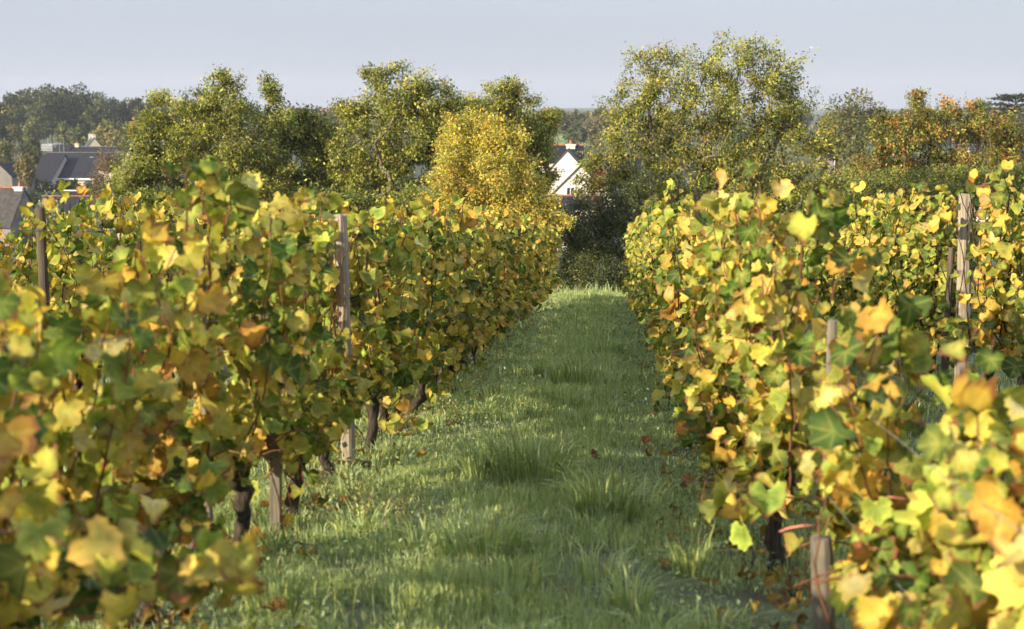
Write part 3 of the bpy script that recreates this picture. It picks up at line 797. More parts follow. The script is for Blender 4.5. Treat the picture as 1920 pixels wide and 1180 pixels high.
# yellowish seeding weeds at the left edge
WPG = 'seeding weeds at the lane edges'
wp = [(P(690, 1000, 6.9), 0.26, 'yellow flowering weed beside the short stake'), (P(725, 1010, 6.9), 0.22, 'shorter yellow flowering weed in the left lane edge, nearest the middle'),
      (P(655, 985, 7.1), 0.24, 'yellowing weed between the short stake and the trunk'), (P(842, 800, 11.2), 0.2, 'bright green weed standing alone in the left half of the lane'),
      (P(1375, 890, 7.9), 0.24, 'pale weed stems under the right row'), (P(1345, 870, 8.5), 0.22, 'leafy weed at the right lane edge'),
      (P(905, 640, 20), 0.42, 'tall wispy weed at the left edge far down the lane'), (P(960, 610, 24), 0.42, 'farthest tall weed along the left row'),
      (P(870, 690, 16), 0.36, 'tall wispy weed under the orange vine leaves'), (P(1225, 640, 20), 0.40, 'dark wispy weed along the right row far down')]
for i, (c, hh, lab) in enumerate(wp):
    rg = np.random.default_rng(760 + i); b = MB(); lp = []
    for s in range(9):
        a = rg.uniform(0, 6.28); q = np.array([[0, 0, 0], [0.02 * cos(a), 0.02 * sin(a), hh * 0.5], [0.07 * cos(a), 0.07 * sin(a), hh * rg.uniform(0.8, 1.1)]])
        q[:, 0] += rg.normal(0, 0.09); q[:, 1] += rg.normal(0, 0.09)
        b.tube(q, [0.0018, 0.0015, 0.001], 4)
        for k in range(26):
            t = rg.random(); lp.append(q[0] * (1 - t) ** 2 + 2 * q[1] * t * (1 - t) + q[2] * t * t + rg.normal(0, 0.014, 3))
    lp = np.array(lp); n = len(lp); far = i > 5
    cc = (np.array([0.33, 0.35, 0.13]) if i < 5 else np.array([0.17, 0.20, 0.09])) * rg.normal(1, 0.2, (n, 1))
    V, F_, C, UV = leaf_batch(QT, lp, rg.normal(0, 1, (n, 3)), rg.normal(0, 1, (n, 3)) + [0, 0, 1], 0.022 if not far else 0.04, cc, cc, 0.3, rg)
    root = thing('weed', (c[0], c[1], h1(c[0], c[1])), lab, 'weed', WPG)
    b.build('stem', M['cane'], root); link('foliage', mesh_np('foliage', V, F_, C, mat=M['grass']), root)

# fallen leaves
FG = 'fallen vine leaves on the grass'
fl = [(1210, 838, 9.6, 'lone brown fallen leaf on the grass in the right half of the lane'), (1115, 870, 8.9, 'dark fallen leaf beside the broad tussock'),
      (650, 975, 7.2, 'reddish fallen leaf beside the seeding weeds'), (1290, 880, 8.3, 'reddish leaf fallen at the right lane edge')]
for i, (px, py, d, lab) in enumerate(fl):
    rg = np.random.default_rng(800 + i); c = P(px, py, d); cc = np.array([BROWN * (1.6 if i != 1 else 0.6)])
    V, F_, C, UV = leaf_batch(GT[0], np.zeros((1, 3)), rg.normal(0, 1, (1, 3)) * [1, 1, 0.1], np.array([[0.3, -0.5, 1.0]]), [0.075], cc, cc * 1.3, 0.9, rg)
    tag(link('fallen_leaf', mesh_np('fallen_leaf', V, F_, C, UV, True, M['vine_leaf']), None, (c[0], c[1], h1(c[0], c[1]) + 0.07)), lab, 'leaf', FG)


# ------------------------------------------------------------------ trees
def tubes_np(a, b, ra, rb, n=5):
    t = norm(b - a); ref = np.where(np.abs(t[:, 2:3]) > 0.9, np.array([[1.0, 0, 0]]), np.array([[0, 0, 1.0]]))
    u = norm(np.cross(t, ref)); w = np.cross(t, u); th = np.arange(n) / n * 2 * pi
    ring = np.cos(th)[None, :, None] * u[:, None] + np.sin(th)[None, :, None] * w[:, None]
    V = np.concatenate([a[:, None] + ring * ra[:, None, None], b[:, None] + ring * rb[:, None, None]], 1).reshape(-1, 3)
    k = np.arange(n); q = np.stack([k, (k + 1) % n, n + (k + 1) % n, n + k], 1)
    return V, (q[None] + (np.arange(len(a)) * 2 * n)[:, None, None]).reshape(-1, 4)


def near_tree(name, label, cat, base_px, d, lobes, cols, seed, ntip, nleaf, lsize=0.12, sig=0.24, tr=0.22, bark='tree_bark', fork=0.3, stems=1, group=None, depth=0.8, trans='tree_leaf', gap=0.0):
    """lobes: (px, py, rx, ry) in photo pixels at distance d, with a weight"""
    rg = np.random.default_rng(seed); s = d / FPX
    bx = P(base_px, 500, d)[0]; base = np.array([bx, d, h1(bx, d) - 0.1])
    tips = []; wts = np.array([l[2] * l[3] for l in lobes], float); wts /= wts.sum(); cents = []
    for l, w in zip(lobes, wts):
        c = P(l[0], l[1], d); k = max(3, int(round(ntip * w * 1.7)))
        q = norm(rg.normal(0, 1, (k, 3))) * (rg.random((k, 1)) ** 0.40) * np.where(rg.random((k, 1)) < 0.20, rg.uniform(1.1, 1.6, (k, 1)), 0.97)
        c = c + np.array([0, rg.normal(0, 0.25) * l[2] * s, 0])
        tips.append(c + q * np.array([l[2] * s, l[2] * s * depth, l[3] * s]) * 1.12); cents.append(c)
    tips = np.concatenate(tips); cents = np.array(cents)
    # branch skeleton
    nodes = [base]; par = [-1]
    zlow = tips[:, 2].min(); ztop = tips[:, 2].max()
    fz = base[2] + (ztop - base[2]) * fork
    for st in range(stems):
        prev = 0; o = rg.normal(0, 0.35, 2) * (1 if stems > 1 else 0.3)
        for t in (0.35, 0.7, 1.0):
            nodes.append(np.array([base[0] + o[0] * t + rg.normal(0, .05), base[1] + o[1] * t, base[2] + (fz - base[2]) * t])); par.append(prev); prev = len(nodes) - 1
    def attach(tgt, seg, sag):
        A = np.array(nodes); dv = tgt - A; dist = np.linalg.norm(dv, axis=1)
        cost = dist - 0.45 * dv[:, 2] / (dist + 1e-6) * dist
        cost[0] += 9
        j = int(np.argmin(cost)); a = nodes[j]; L = dist[j]; m = max(1, int(L / seg)); prev = j
        off = rg.normal(0, 0.10 * L, 3); off[2] += sag * L
        for t in range(1, m + 1):
            f = t / m; p = a + (tgt - a) * f + off * (4 * f * (1 - f)) * 0.5 + (rg.normal(0, 0.03, 3) if t < m else 0)
            nodes.append(p); par.append(prev); prev = len(nodes) - 1
        return prev
    for c in cents[np.argsort(np.linalg.norm(cents - nodes[3], axis=1))]: attach(c, 0.5, -0.12)
    ends = []
    for t in tips[np.argsort(np.linalg.norm(tips - nodes[3], axis=1))]: ends.append(attach(t, 0.4, -0.05))
    nodes = np.array(nodes); par = np.array(par)
    cnt = np.zeros(len(nodes)); cnt[ends] += 1
    for i in range(len(nodes) - 1, 0, -1): cnt[par[i]] += cnt[i]
    rad = np.clip(tr * (np.maximum(cnt, 0.5) / cnt[0]) ** 0.55, 0.006, None)
    i = np.arange(1, len(nodes))
    V, F_ = tubes_np(nodes[par[i]], nodes[i], np.minimum(rad[par[i]], rad[i] * 1.8), rad[i])
    root = thing(name, base, label, cat, group)
    link('trunk', mesh_np('trunk', V - base, F_, smooth=True, mat=M[bark]), root)
    E = nodes[ends]; pe = nodes[par[ends]]; keep = rg.random(len(E)) >= gap; E, pe = E[keep], pe[keep]
    k = np.maximum(4, rg.normal(nleaf * 1.75, nleaf * 0.8, len(E)).astype(int)); idx = np.repeat(np.arange(len(E)), k); n = len(idx)
    t = rg.random((n, 1)) ** 0.6
    pos = pe[idx] * (1 - t) + E[idx] * t + np.clip(rg.normal(0, sig * 0.68, (n, 3)), -sig * 1.5, sig * 1.5) * np.array([1, 1, 0.75])
    ctr = cents.mean(0); out = norm(pos - ctr)
    nr = out * 0.5 + rg.normal(0, 0.6, (n, 3)) + [0, 0, 0.35] + 0.4 * TO_SUN
    tipv = rg.normal(0, 0.8, (n, 3)) + out * 0.4 + [0, 0, -0.35]
    A = np.array([c[0] for c in cols]); pw = np.array([c[1] for c in cols], float); pw /= pw.sum()
    # each twig has its own mix; some twigs have turned further than others
    tw = rg.dirichlet(pw * 5.0 + 0.02, len(E)); cum = np.cumsum(tw, 1); pick = (rg.random((n, 1)) > cum[idx]).sum(1).clip(0, len(A) - 1)
    cc = A[pick] * rg.normal(1, 0.17, (n, 1)) * rg.normal(1, 0.06, (n, 3)) * np.repeat(rg.normal(1, 0.2, len(E)), k)[:, None]
    cc = np.clip(cc, 0.005, 0.8)
    Vl, Fl, Cl, UV = leaf_batch(QT, pos - base, tipv, nr, np.clip(rg.normal(lsize * 0.70, lsize * 0.22, n), 0.03, 0.4), cc, cc * 1.05, 0.5, rg)
    link('crown', mesh_np('crown', Vl, Fl, Cl, mat=M[trans]), root)
    return root


oG = np.array([0.130, 0.150, 0.025]); oL = np.array([0.29, 0.305, 0.060]); oY = np.array([0.42, 0.36, 0.07]); oO = np.array([0.30, 0.17, 0.045]); oD = np.array([0.042, 0.060, 0.020]); oR = np.array([0.25, 0.03, 0.05])
OAK = [(oG, 4), (oL, 5), (oY, 1.0), (oO, 0.4), (oD, 1.5)]
near_tree('oak_tree', 'broad green oak above the tall vine shoots, leftmost oak of the line', 'tree', 400, 50,
          [(420, 190, 50, 55), (350, 215, 65, 45), (320, 270, 70, 45), (440, 260, 80, 60), (290, 330, 60, 50), (390, 340, 90, 60), (300, 190, 22, 18), (470, 330, 70, 70), (275, 255, 32, 35), (262, 305, 35, 40), (285, 215, 14, 12), (250, 375, 25, 25), (255, 345, 25, 45), (425, 145, 14, 14), (500, 390, 70, 40)],
          OAK, 11, 330, 62, group='oaks beyond the end of the rows', tr=0.2)
near_tree('oak_tree', 'darker green oak with a pointed tuft, second from the left beyond the vines', 'tree', 540, 52,
          [(500, 205, 28, 48), (540, 235, 60, 35), (580, 250, 45, 40), (530, 310, 80, 60), (600, 330, 55, 60), (560, 390, 80, 40), (615, 275, 40, 40), (575, 225, 25, 14), (640, 340, 45, 45), (515, 165, 12, 12)],
          [(oG, 5), (oL, 4), (oY, 0.7), (oO, 0.8), (oD, 2)], 12, 230, 66, group='oaks beyond the end of the rows')
near_tree('oak_tree', 'spreading oak with an airy rounded top, left of the golden tree', 'tree', 750, 51,
          [(745, 165, 52, 34), (700, 195, 45, 38), (790, 190, 60, 42), (840, 200, 25, 32), (650, 215, 26, 30), (740, 240, 95, 45), (690, 290, 65, 50), (790, 280, 65, 60), (720, 350, 90, 60), (705, 140, 16, 16), (690, 135, 10, 10), (750, 128, 12, 8), (800, 160, 20, 14), (855, 190, 12, 12), (640, 300, 30, 40), (830, 240, 40, 40), (640, 390, 70, 35)],
          [(oG, 4), (oL, 5), (oY, 1.3), (oO, 0.5), (oD, 1.5)], 13, 330, 58, group='oaks beyond the end of the rows')
near_tree('oak_tree', 'yellow green oak rising right behind the golden tree', 'tree', 970, 55,
          [(955, 185, 40, 32), (925, 210, 45, 30), (1000, 235, 40, 35), (965, 265, 60, 45), (1030, 225, 16, 20), (1010, 290, 35, 40), (1030, 335, 16, 22), (880, 200, 20, 20), (950, 160, 18, 12), (1000, 190, 10, 12)],
          [(oG, 3), (oL, 6), (oY, 2.2), (oO, 0.8), (oD, 1)], 14, 170, 60, group='oaks beyond the end of the rows')
gY = np.array([0.60, 0.45, 0.075]); gY2 = np.array([0.48, 0.40, 0.08]); gG = np.array([0.24, 0.27, 0.06])
near_tree('ash_tree', 'golden yellow feathery tree beside the white gabled house', 'tree', 905, 42.5,
          [(905, 245, 48, 40), (860, 270, 45, 40), (950, 275, 45, 38), (905, 310, 80, 45), (850, 340, 42, 40), (975, 330, 40, 40), (935, 370, 70, 50), (1000, 390, 40, 40), (1035, 405, 28, 30), (885, 400, 60, 40)],
          [(gY, 4), (gY2, 4), (gG, 3.0), (oR, 0.12)], 15, 330, 66, lsize=0.092, sig=0.2, tr=0.14)
near_tree('oak_tree', 'tallest oak with a broad open crown and forked trunk, right of the lane', 'tree', 1310, 47,
          [(1395, 105, 60, 42), (1320, 125, 60, 45), (1250, 110, 50, 32), (1450, 150, 55, 50), (1215, 165, 55, 38), (1160, 195, 38, 30), (1300, 190, 85, 45), (1400, 205, 90, 55), (1490, 200, 40, 50), (1215, 240, 75, 42), (1330, 265, 90, 48), (1450, 280, 85, 50), (1160, 270, 45, 35), (1150, 318, 42, 30), (1112, 300, 22, 18), (1135, 345, 35, 14), (1108, 352, 16, 14), (1090, 335, 10, 8), (1098, 310, 14, 9), (1085, 360, 16, 8), (1175, 350, 40, 30), (1240, 320, 75, 48), (1380, 335, 95, 45), (1500, 345, 60, 40), (1530, 270, 35, 40), (1300, 370, 70, 30), (1420, 380, 80, 25), (1540, 360, 50, 30), (1200, 105, 16, 12)],
          [(oG, 3.6), (oL, 5), (oY, 2.0), (oO, 0.7), (oD, 1.2)], 16, 560, 44, lsize=0.105, sig=0.21, tr=0.24, fork=0.42, stems=2, group='oaks beyond the end of the rows')
rO = np.array([0.42, 0.19, 0.045]); rG = np.array([0.13, 0.14, 0.025])
near_tree('hornbeam_tree', 'russet topped bushy tree behind the second row on the right', 'tree', 1780, 62,
          [(1720, 225, 50, 40), (1785, 220, 50, 38), (1850, 240, 45, 38), (1685, 260, 45, 40), (1760, 275, 85, 45), (1860, 290, 60, 45), (1680, 310, 55, 45), (1770, 330, 80, 40), (1880, 320, 40, 40), (1650, 345, 60, 40), (1830, 215, 45, 30), (1900, 280, 35, 45), (1670, 235, 35, 30), (1730, 365, 70, 30), (1830, 350, 70, 30), (1715, 185, 18, 16), (1620, 330, 45, 40)],
          [(rO, 2.4), (rG, 4.0), (oL, 2.4), (oY, 1.6), (oD, 2)], 17, 330, 62, lsize=0.13, sig=0.26)
# the thicket that closes the lane, its shade deepened in the leaf colours
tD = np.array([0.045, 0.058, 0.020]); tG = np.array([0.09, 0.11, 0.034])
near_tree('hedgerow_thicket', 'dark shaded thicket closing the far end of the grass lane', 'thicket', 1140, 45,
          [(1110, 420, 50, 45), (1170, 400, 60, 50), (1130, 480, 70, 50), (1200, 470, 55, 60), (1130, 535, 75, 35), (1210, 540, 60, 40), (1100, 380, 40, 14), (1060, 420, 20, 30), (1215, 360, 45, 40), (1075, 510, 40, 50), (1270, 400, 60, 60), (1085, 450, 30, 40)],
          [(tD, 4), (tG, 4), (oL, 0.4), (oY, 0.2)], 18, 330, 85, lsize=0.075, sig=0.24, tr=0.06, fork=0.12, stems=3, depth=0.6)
for i, (px, d, lob, lab, cl) in enumerate([
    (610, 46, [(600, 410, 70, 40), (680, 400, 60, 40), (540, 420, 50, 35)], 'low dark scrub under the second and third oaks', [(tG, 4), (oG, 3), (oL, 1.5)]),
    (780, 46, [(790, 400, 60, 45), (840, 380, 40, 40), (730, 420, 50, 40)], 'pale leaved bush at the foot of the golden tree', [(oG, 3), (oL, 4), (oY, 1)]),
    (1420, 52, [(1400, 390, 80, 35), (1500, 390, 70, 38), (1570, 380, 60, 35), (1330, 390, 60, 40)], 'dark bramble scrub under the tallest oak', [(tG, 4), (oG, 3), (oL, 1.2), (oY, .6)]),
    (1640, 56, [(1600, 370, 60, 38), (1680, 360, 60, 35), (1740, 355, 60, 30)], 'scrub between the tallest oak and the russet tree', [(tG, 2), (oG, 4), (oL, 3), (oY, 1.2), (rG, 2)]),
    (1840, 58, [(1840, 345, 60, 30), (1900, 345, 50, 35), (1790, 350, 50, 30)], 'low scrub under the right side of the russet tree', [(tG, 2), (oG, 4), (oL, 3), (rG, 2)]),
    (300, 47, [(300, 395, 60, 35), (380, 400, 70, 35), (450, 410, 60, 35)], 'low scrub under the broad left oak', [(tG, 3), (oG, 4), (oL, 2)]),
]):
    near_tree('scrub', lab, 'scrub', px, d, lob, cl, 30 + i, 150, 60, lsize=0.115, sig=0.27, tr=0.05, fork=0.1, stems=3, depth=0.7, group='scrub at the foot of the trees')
near_tree('young_ash', 'thin pale stemmed sapling at the left edge of the broad oak', 'tree', 226, 49, [(228, 330, 18, 18), (245, 310, 16, 14), (215, 352, 14, 14), (240, 360, 20, 18), (235, 385, 26, 20)], [(oL, 5), (oY, 1)], 42, 60, 18, lsize=0.10, sig=0.16, tr=0.09, bark='pale_bark', fork=0.5, stems=2)
bB = np.array([0.20, 0.13, 0.075]); bG = np.array([0.15, 0.13, 0.06])
near_tree('birch_tree', 'thin brown weeping birch in front of the long slate roof', 'tree', 205, 120,
          [(205, 300, 18, 22), (195, 340, 22, 30), (215, 360, 20, 28), (190, 375, 24, 26)], [(bB, 4), (bG, 3)], 41, 120, 46, lsize=0.16, sig=0.35, tr=0.16, bark='pale_bark', fork=0.4)


# ------------------------------------------------------------------ far trees
def far_tree(name, label, px, py_top, w_px, d, cols, seed, group=None, hgt=None, n=2600, ls=None, cat='tree', squat=1.0, openness=0.0):
    rg = np.random.default_rng(seed); s = d / FPX
    t = P(px, py_top, d); gz = h1(t[0], d); R = w_px * s / 2; Ht = t[2] - gz
    base = np.array([t[0], d, gz])
    root = thing(name, base, label, cat, group)
    th = min(Ht * 0.35, 4.0); b = MB()
    b.tube([(0, 0, -0.3), (0.1, 0, th), (0.2, 0.1, th * 1.8)], [0.045 * Ht * 0.5, 0.03 * Ht * 0.5, 0.012 * Ht * 0.5], 6); b.build('trunk', M['tree_bark'], root)
    ls = ls or max(0.28, d * 0.0013)
    rz = min(Ht * 0.44, max(R * 1.15, Ht * 0.3)) * squat; cz = Ht - rz
    m = 18; cen = norm(rg.normal(0, 1, (m, 3))) * rg.uniform(0.45, 0.80, (m, 1)); cen[:, 2] = np.abs(cen[:, 2]) * np.sign(rg.normal(0.35, 1, m))
    cen[0] = [0, 0, 0.72]; lr = rg.uniform(0.26, 0.42, m)
    k = rg.integers(0, m, n); q = norm(rg.normal(0, 1, (n, 3))) * (rg.random((n, 1)) ** 0.25)
    u = cen[k] + q * lr[k][:, None]
    pos = np.array([0, 0, cz]) + u * np.array([R, R, rz])
    nr = q * 0.8 + rg.normal(0, 0.5, (n, 3)) + [0, 0, 0.3]
    A = np.array([c[0] for c in cols]); pw = np.array([c[1] for c in cols], float); pw /= pw.sum()
    lm = rg.choice(len(A), m, p=pw); pick = np.where(rg.random(n) < 0.5, lm[k], rg.choice(len(A), n, p=pw))
    cc = np.clip(A[pick] * rg.normal(1, 0.2, (n, 1)) * rg.normal(1, 0.1, m)[k][:, None], 0.004, 0.7)
    V, F_, C, UV = leaf_batch(QT, pos, rg.normal(0, 1, (n, 3)), nr, np.clip(rg.normal(ls, ls * 0.3, n), ls * .4, ls * 2) * 1.5, cc, cc, 0.4, rg)
    link('crown', mesh_np('crown', V, F_, C, mat=M['far_leaf']), root)
    return root


fD = np.array([0.038, 0.052, 0.022]); fG = np.array([0.080, 0.098, 0.034]); fO = np.array([0.24, 0.19, 0.05]); fB = np.array([0.20, 0.16, 0.09]); fL = np.array([0.22, 0.25, 0.075])
WOOD = [(fD, 4), (fG, 3), (fO, 0.3)]
wg = 'dark trees of the wooded ridge behind the slate roofs'
for i, (px, py, w) in enumerate([(-15, 185, 60), (22, 178, 52), (60, 168, 62), (92, 166, 58), (120, 170, 54), (150, 162, 60), (188, 177, 52), (212, 188, 40), (252, 187, 46), (280, 191, 44), (312, 185, 60), (350, 188, 60), (395, 193, 60), (440, 196, 60)]):
    far_tree('woodland_tree', 'dark round crowned tree in the wooded ridge behind the slate roofed houses', px, py, w * 1.55, 420 + 14 * (i % 3), WOOD, 1000 + i, wg, n=4200)
wg2 = 'hazy trees on the skyline behind the oaks'
for i, (px, py, w, d) in enumerate([(600, 203, 50, 480), (640, 195, 44, 470), (860, 200, 50, 480), (895, 185, 40, 460), (1045, 206, 34, 430), (1080, 210, 40, 460), (1125, 205, 40, 430), (1180, 215, 60, 430), (1250, 210, 60, 480), (1010, 212, 40, 500), (1480, 205, 60, 480), (1700, 205, 70, 480), (1790, 200, 60, 460), (1845, 192, 50, 400), (1905, 196, 50, 420), (560, 206, 60, 520), (1360, 208, 70, 500), (1570, 206, 60, 480), (1060, 214, 30, 620), (1100, 213, 36, 650), (1030, 208, 30, 560), (1150, 210, 50, 520), (640, 205, 50, 560), (680, 206, 50, 600), (1640, 204, 60, 560), (1740, 203, 60, 560), (1500, 207, 50, 600)]):
    far_tree('skyline_tree', 'small hazy tree on the skyline behind the oaks', px, py, w * 1.3, d, [(fD, 2), (fG, 3), (fB, 1.6), (fO, 1)], 1100 + i, wg2, n=2400)
singles = [
    ('round_tree', 'large smooth domed tree on the skyline right of the tallest oak', 1612, 167, 165, 190, [(fG, 4), (fD, 2), (fO, 1.2), (fL, .8)], 6500),
    ('bushy_tree', 'yellowing round oak just behind the small cream gable', 202, 224, 100, 338, [(fO, 3), (fG, 3), (fL, 1)], 3000),
    ('bushy_tree', 'grey green tree left of the pale metal roof', 56, 258, 48, 270, [(fG, 4), (fB, 2)], 2000),
    ('willow_tree', 'pale drooping willow at the left edge', 8, 264, 52, 235, [(fL, 2), (fB, 3), (fG, 2)], 2200),
    ('bushy_tree', 'tan autumn tree at the left end of the long slate roof', 46, 292, 42, 215, [(fO, 3), (fB, 3), (fG, 1)], 2200),
    ('conifer_bush', 'dark evergreen at the left edge below the wooded ridge', 2, 236, 26, 330, [(fD, 4)], 1200),
    ('bushy_tree', 'light green tree at the foot of the wooded ridge', 62, 222, 46, 380, [(fL, 3), (fG, 2), (fO, 1)], 1600),
    ('bushy_tree', 'ochre tree below the wooded ridge at far left', 25, 234, 54, 390, [(fO, 3), (fG, 2)], 1500),
    ('bushy_tree', 'grey willow like tree below the middle of the wooded ridge', 118, 230, 46, 375, [(fG, 3), (fB, 1), (fL, 1)], 1600),
    ('bushy_tree', 'olive tree behind the antennas', 150, 236, 40, 360, [(fG, 3), (fL, 1)], 1400),
    ('red_maple', 'small crimson maple beside the broad left oak', 266, 276, 24, 150, [(np.array([0.30, 0.03, 0.06]), 3), (np.array([0.2, .05, .05]), 1)], 900),
    ('tan_tree', 'bare tan tree behind the thin trees right of the birch', 240, 300, 40, 180, [(fB, 3), (fO, 1)], 1200),
    ('field_tree', 'grey green tree standing at the edge of the bright field', 1082, 232, 34, 360, [(fG, 3), (fD, 1)], 1400),
    ('field_tree', 'dull purple brown tree right of the bright field', 1112, 222, 50, 370, [(fB, 3), (fG, 1)], 1500),
    ('red_maple', 'red leaved shrub beside the white gabled house', 1122, 292, 40, 112, [(np.array([0.28, 0.05, 0.03]), 2), (fO, 2), (fG, 2)], 900),
    ('garden_tree', 'grey green garden tree between the tallest oak and the russet tree', 1610, 245, 60, 110, [(fG, 3), (fB, 1), (fL, 1)], 2400),
    ('garden_tree', 'slim pale garden tree left of the russet tree', 1655, 232, 34, 120, [(fL, 3), (fG, 2)], 1600),
    ('garden_tree', 'dull green garden tree right behind the tallest oak', 1560, 232, 60, 130, [(fG, 3), (fO, 2)], 2200),
    ('garden_tree', 'green garden tree behind the lower crown of the tallest oak', 1420, 250, 90, 120, [(fG, 3), (fO, 2)], 2200),
    ('garden_tree', 'garden tree filling the gap left of the tallest oak', 1215, 262, 80, 160, [(fG, 3), (fB, 2), (fO, 1)], 2000),
    ('garden_tree', 'dark garden tree behind the right end of the russet tree', 1880, 238, 90, 150, [(fD, 2), (fG, 3), (fO, 1)], 2400),
    ('garden_tree', 'dark garden tree behind the yellow green oak', 890, 250, 100, 130, [(fD, 2), (fG, 3)], 2000),
    ('garden_tree', 'dark garden tree behind the gap between the middle oaks', 610, 255, 110, 130, [(fD, 2), (fG, 3)], 2400),
]
for i, (nm, lab, px, py, w, d, cl, n) in enumerate(singles):
    far_tree(nm, lab, px, py, w, d, cl, 1300 + i, n=int(n * 1.6), ls=0.0011 * d)


def hedge(label, x0, x1, py_top, d, thick, cols, seed, n=3000):
    rg = np.random.default_rng(seed); a = P(x0, py_top, d); b = P(x1, py_top, d); gz = h1((a[0] + b[0]) / 2, d)
    Lx = b[0] - a[0]; Ht = a[2] - gz
    pos = np.stack([rg.uniform(-Lx / 2, Lx / 2, n), rg.uniform(-thick / 2, thick / 2, n), Ht * rg.random(n) ** 0.7 * (1 + 0.12 * np.sin(rg.uniform(-20, 20, n)))], 1)
    pos[:, 2] += 0.12 * Ht * np.sin(pos[:, 0] * 1.1) + 0.08 * Ht * np.sin(pos[:, 0] * 2.7 + 1)
    A = np.array(cols); cc = A[rg.integers(0, len(A), n)] * rg.normal(1, 0.25, (n, 1))
    V, F_, C, UV = leaf_batch(QT, pos, rg.normal(0, 1, (n, 3)), rg.normal(0, 0.7, (n, 3)) + [0, -0.5, 0.5], 0.0019 * d, np.clip(cc, .004, .5), np.clip(cc, .004, .5), 0.4, rg)
    tag(link('hedge', mesh_np('hedge', V, F_, C, mat=M['far_leaf']), None, ((a[0] + b[0]) / 2, d, gz)), label, 'hedge')


hedge('long dark hedge in front of the long slate roofed house', 40, 185, 343, 236, 2.5, [fD, fG], 1400, 3600)
hedge('low dark hedge around the green mesh fence', 55, 180, 366, 205, 1.2, [fD, fG, fD], 1401, 2200)
hedge('pale feathery planting beside the front slate roof', 52, 112, 384, 118, 1.0, [fL * 1.8, fG * 2, np.array([.35, .33, .25])], 1402, 1800)
hedge('dark hedge in front of the white gabled house', 1030, 1180, 392, 112, 2.0, [fD, fG], 1403, 2600)
hedge('dark garden hedge beyond the scrub on the right', 1540, 1920, 372, 130, 2.0, [fD, fG, fG], 1404, 3800)
hedge('dark field hedge below the skyline trees', 560, 1500, 258, 330, 4.0, [fD, fG, fB], 1405, 5200)


def cedar():
    d = 250; rg = np.random.default_rng(77); t = P(1905, 176, d); gz = h1(t[0], d); Ht = t[2] - gz
    root = thing('cedar_tree', (t[0], d, gz), 'flat tiered dark cedar standing at the right edge of the skyline', 'tree')
    b = MB(); b.tube([(0, 0, -0.3), (0.1, 0, Ht * 0.5), (0, 0, Ht)], [0.5, 0.35, 0.08], 8); pos = []
    for k, (fz, L) in enumerate([(1.0, 2.2), (0.97, 3.2), (0.92, 3.4), (0.88, 4.0), (0.83, 3.6), (0.78, 4.6), (0.72, 4.2), (0.66, 5.0), (0.6, 4.6)]):
        for s in (-1, 1):
            for dy in (-0.6, 0.5):
                l = L * rg.uniform(0.75, 1.1); e = np.array([s * l, dy * l, Ht * fz - 0.10 * l + rg.normal(0, .15)]); a = np.array([0, 0, Ht * (fz - 0.05)])
                b.tube([a, a * 0.5 + e * 0.5 + np.array([0, 0, 0.25]), e], [0.12, 0.08, 0.03], 5)
                m = 130; q = rg.random((m, 1)) * 0.85 + 0.2
                pos.append(a * (1 - q) + e * q + np.array([0, 0, 0.5]) * (q * (1 - q)) + rg.normal(0, 1, (m, 3)) * [0.5, 0.6, 0.10])
    b.build('trunk', M['tree_bark'], root); pos = np.concatenate(pos); n = len(pos)
    cc = np.clip(fD * rg.normal(0.9, 0.25, (n, 1)), .004, .2)
    V, F_, C, UV = leaf_batch(QT, pos, rg.normal(0, 1, (n, 3)) * [1, 1, .25], rg.normal(0, 0.3, (n, 3)) + [0, 0, 1], 0.5, cc, cc, 0.3, rg)
    link('crown', mesh_np('crown', V, F_, C, mat=M['far_leaf']), root)


cedar()


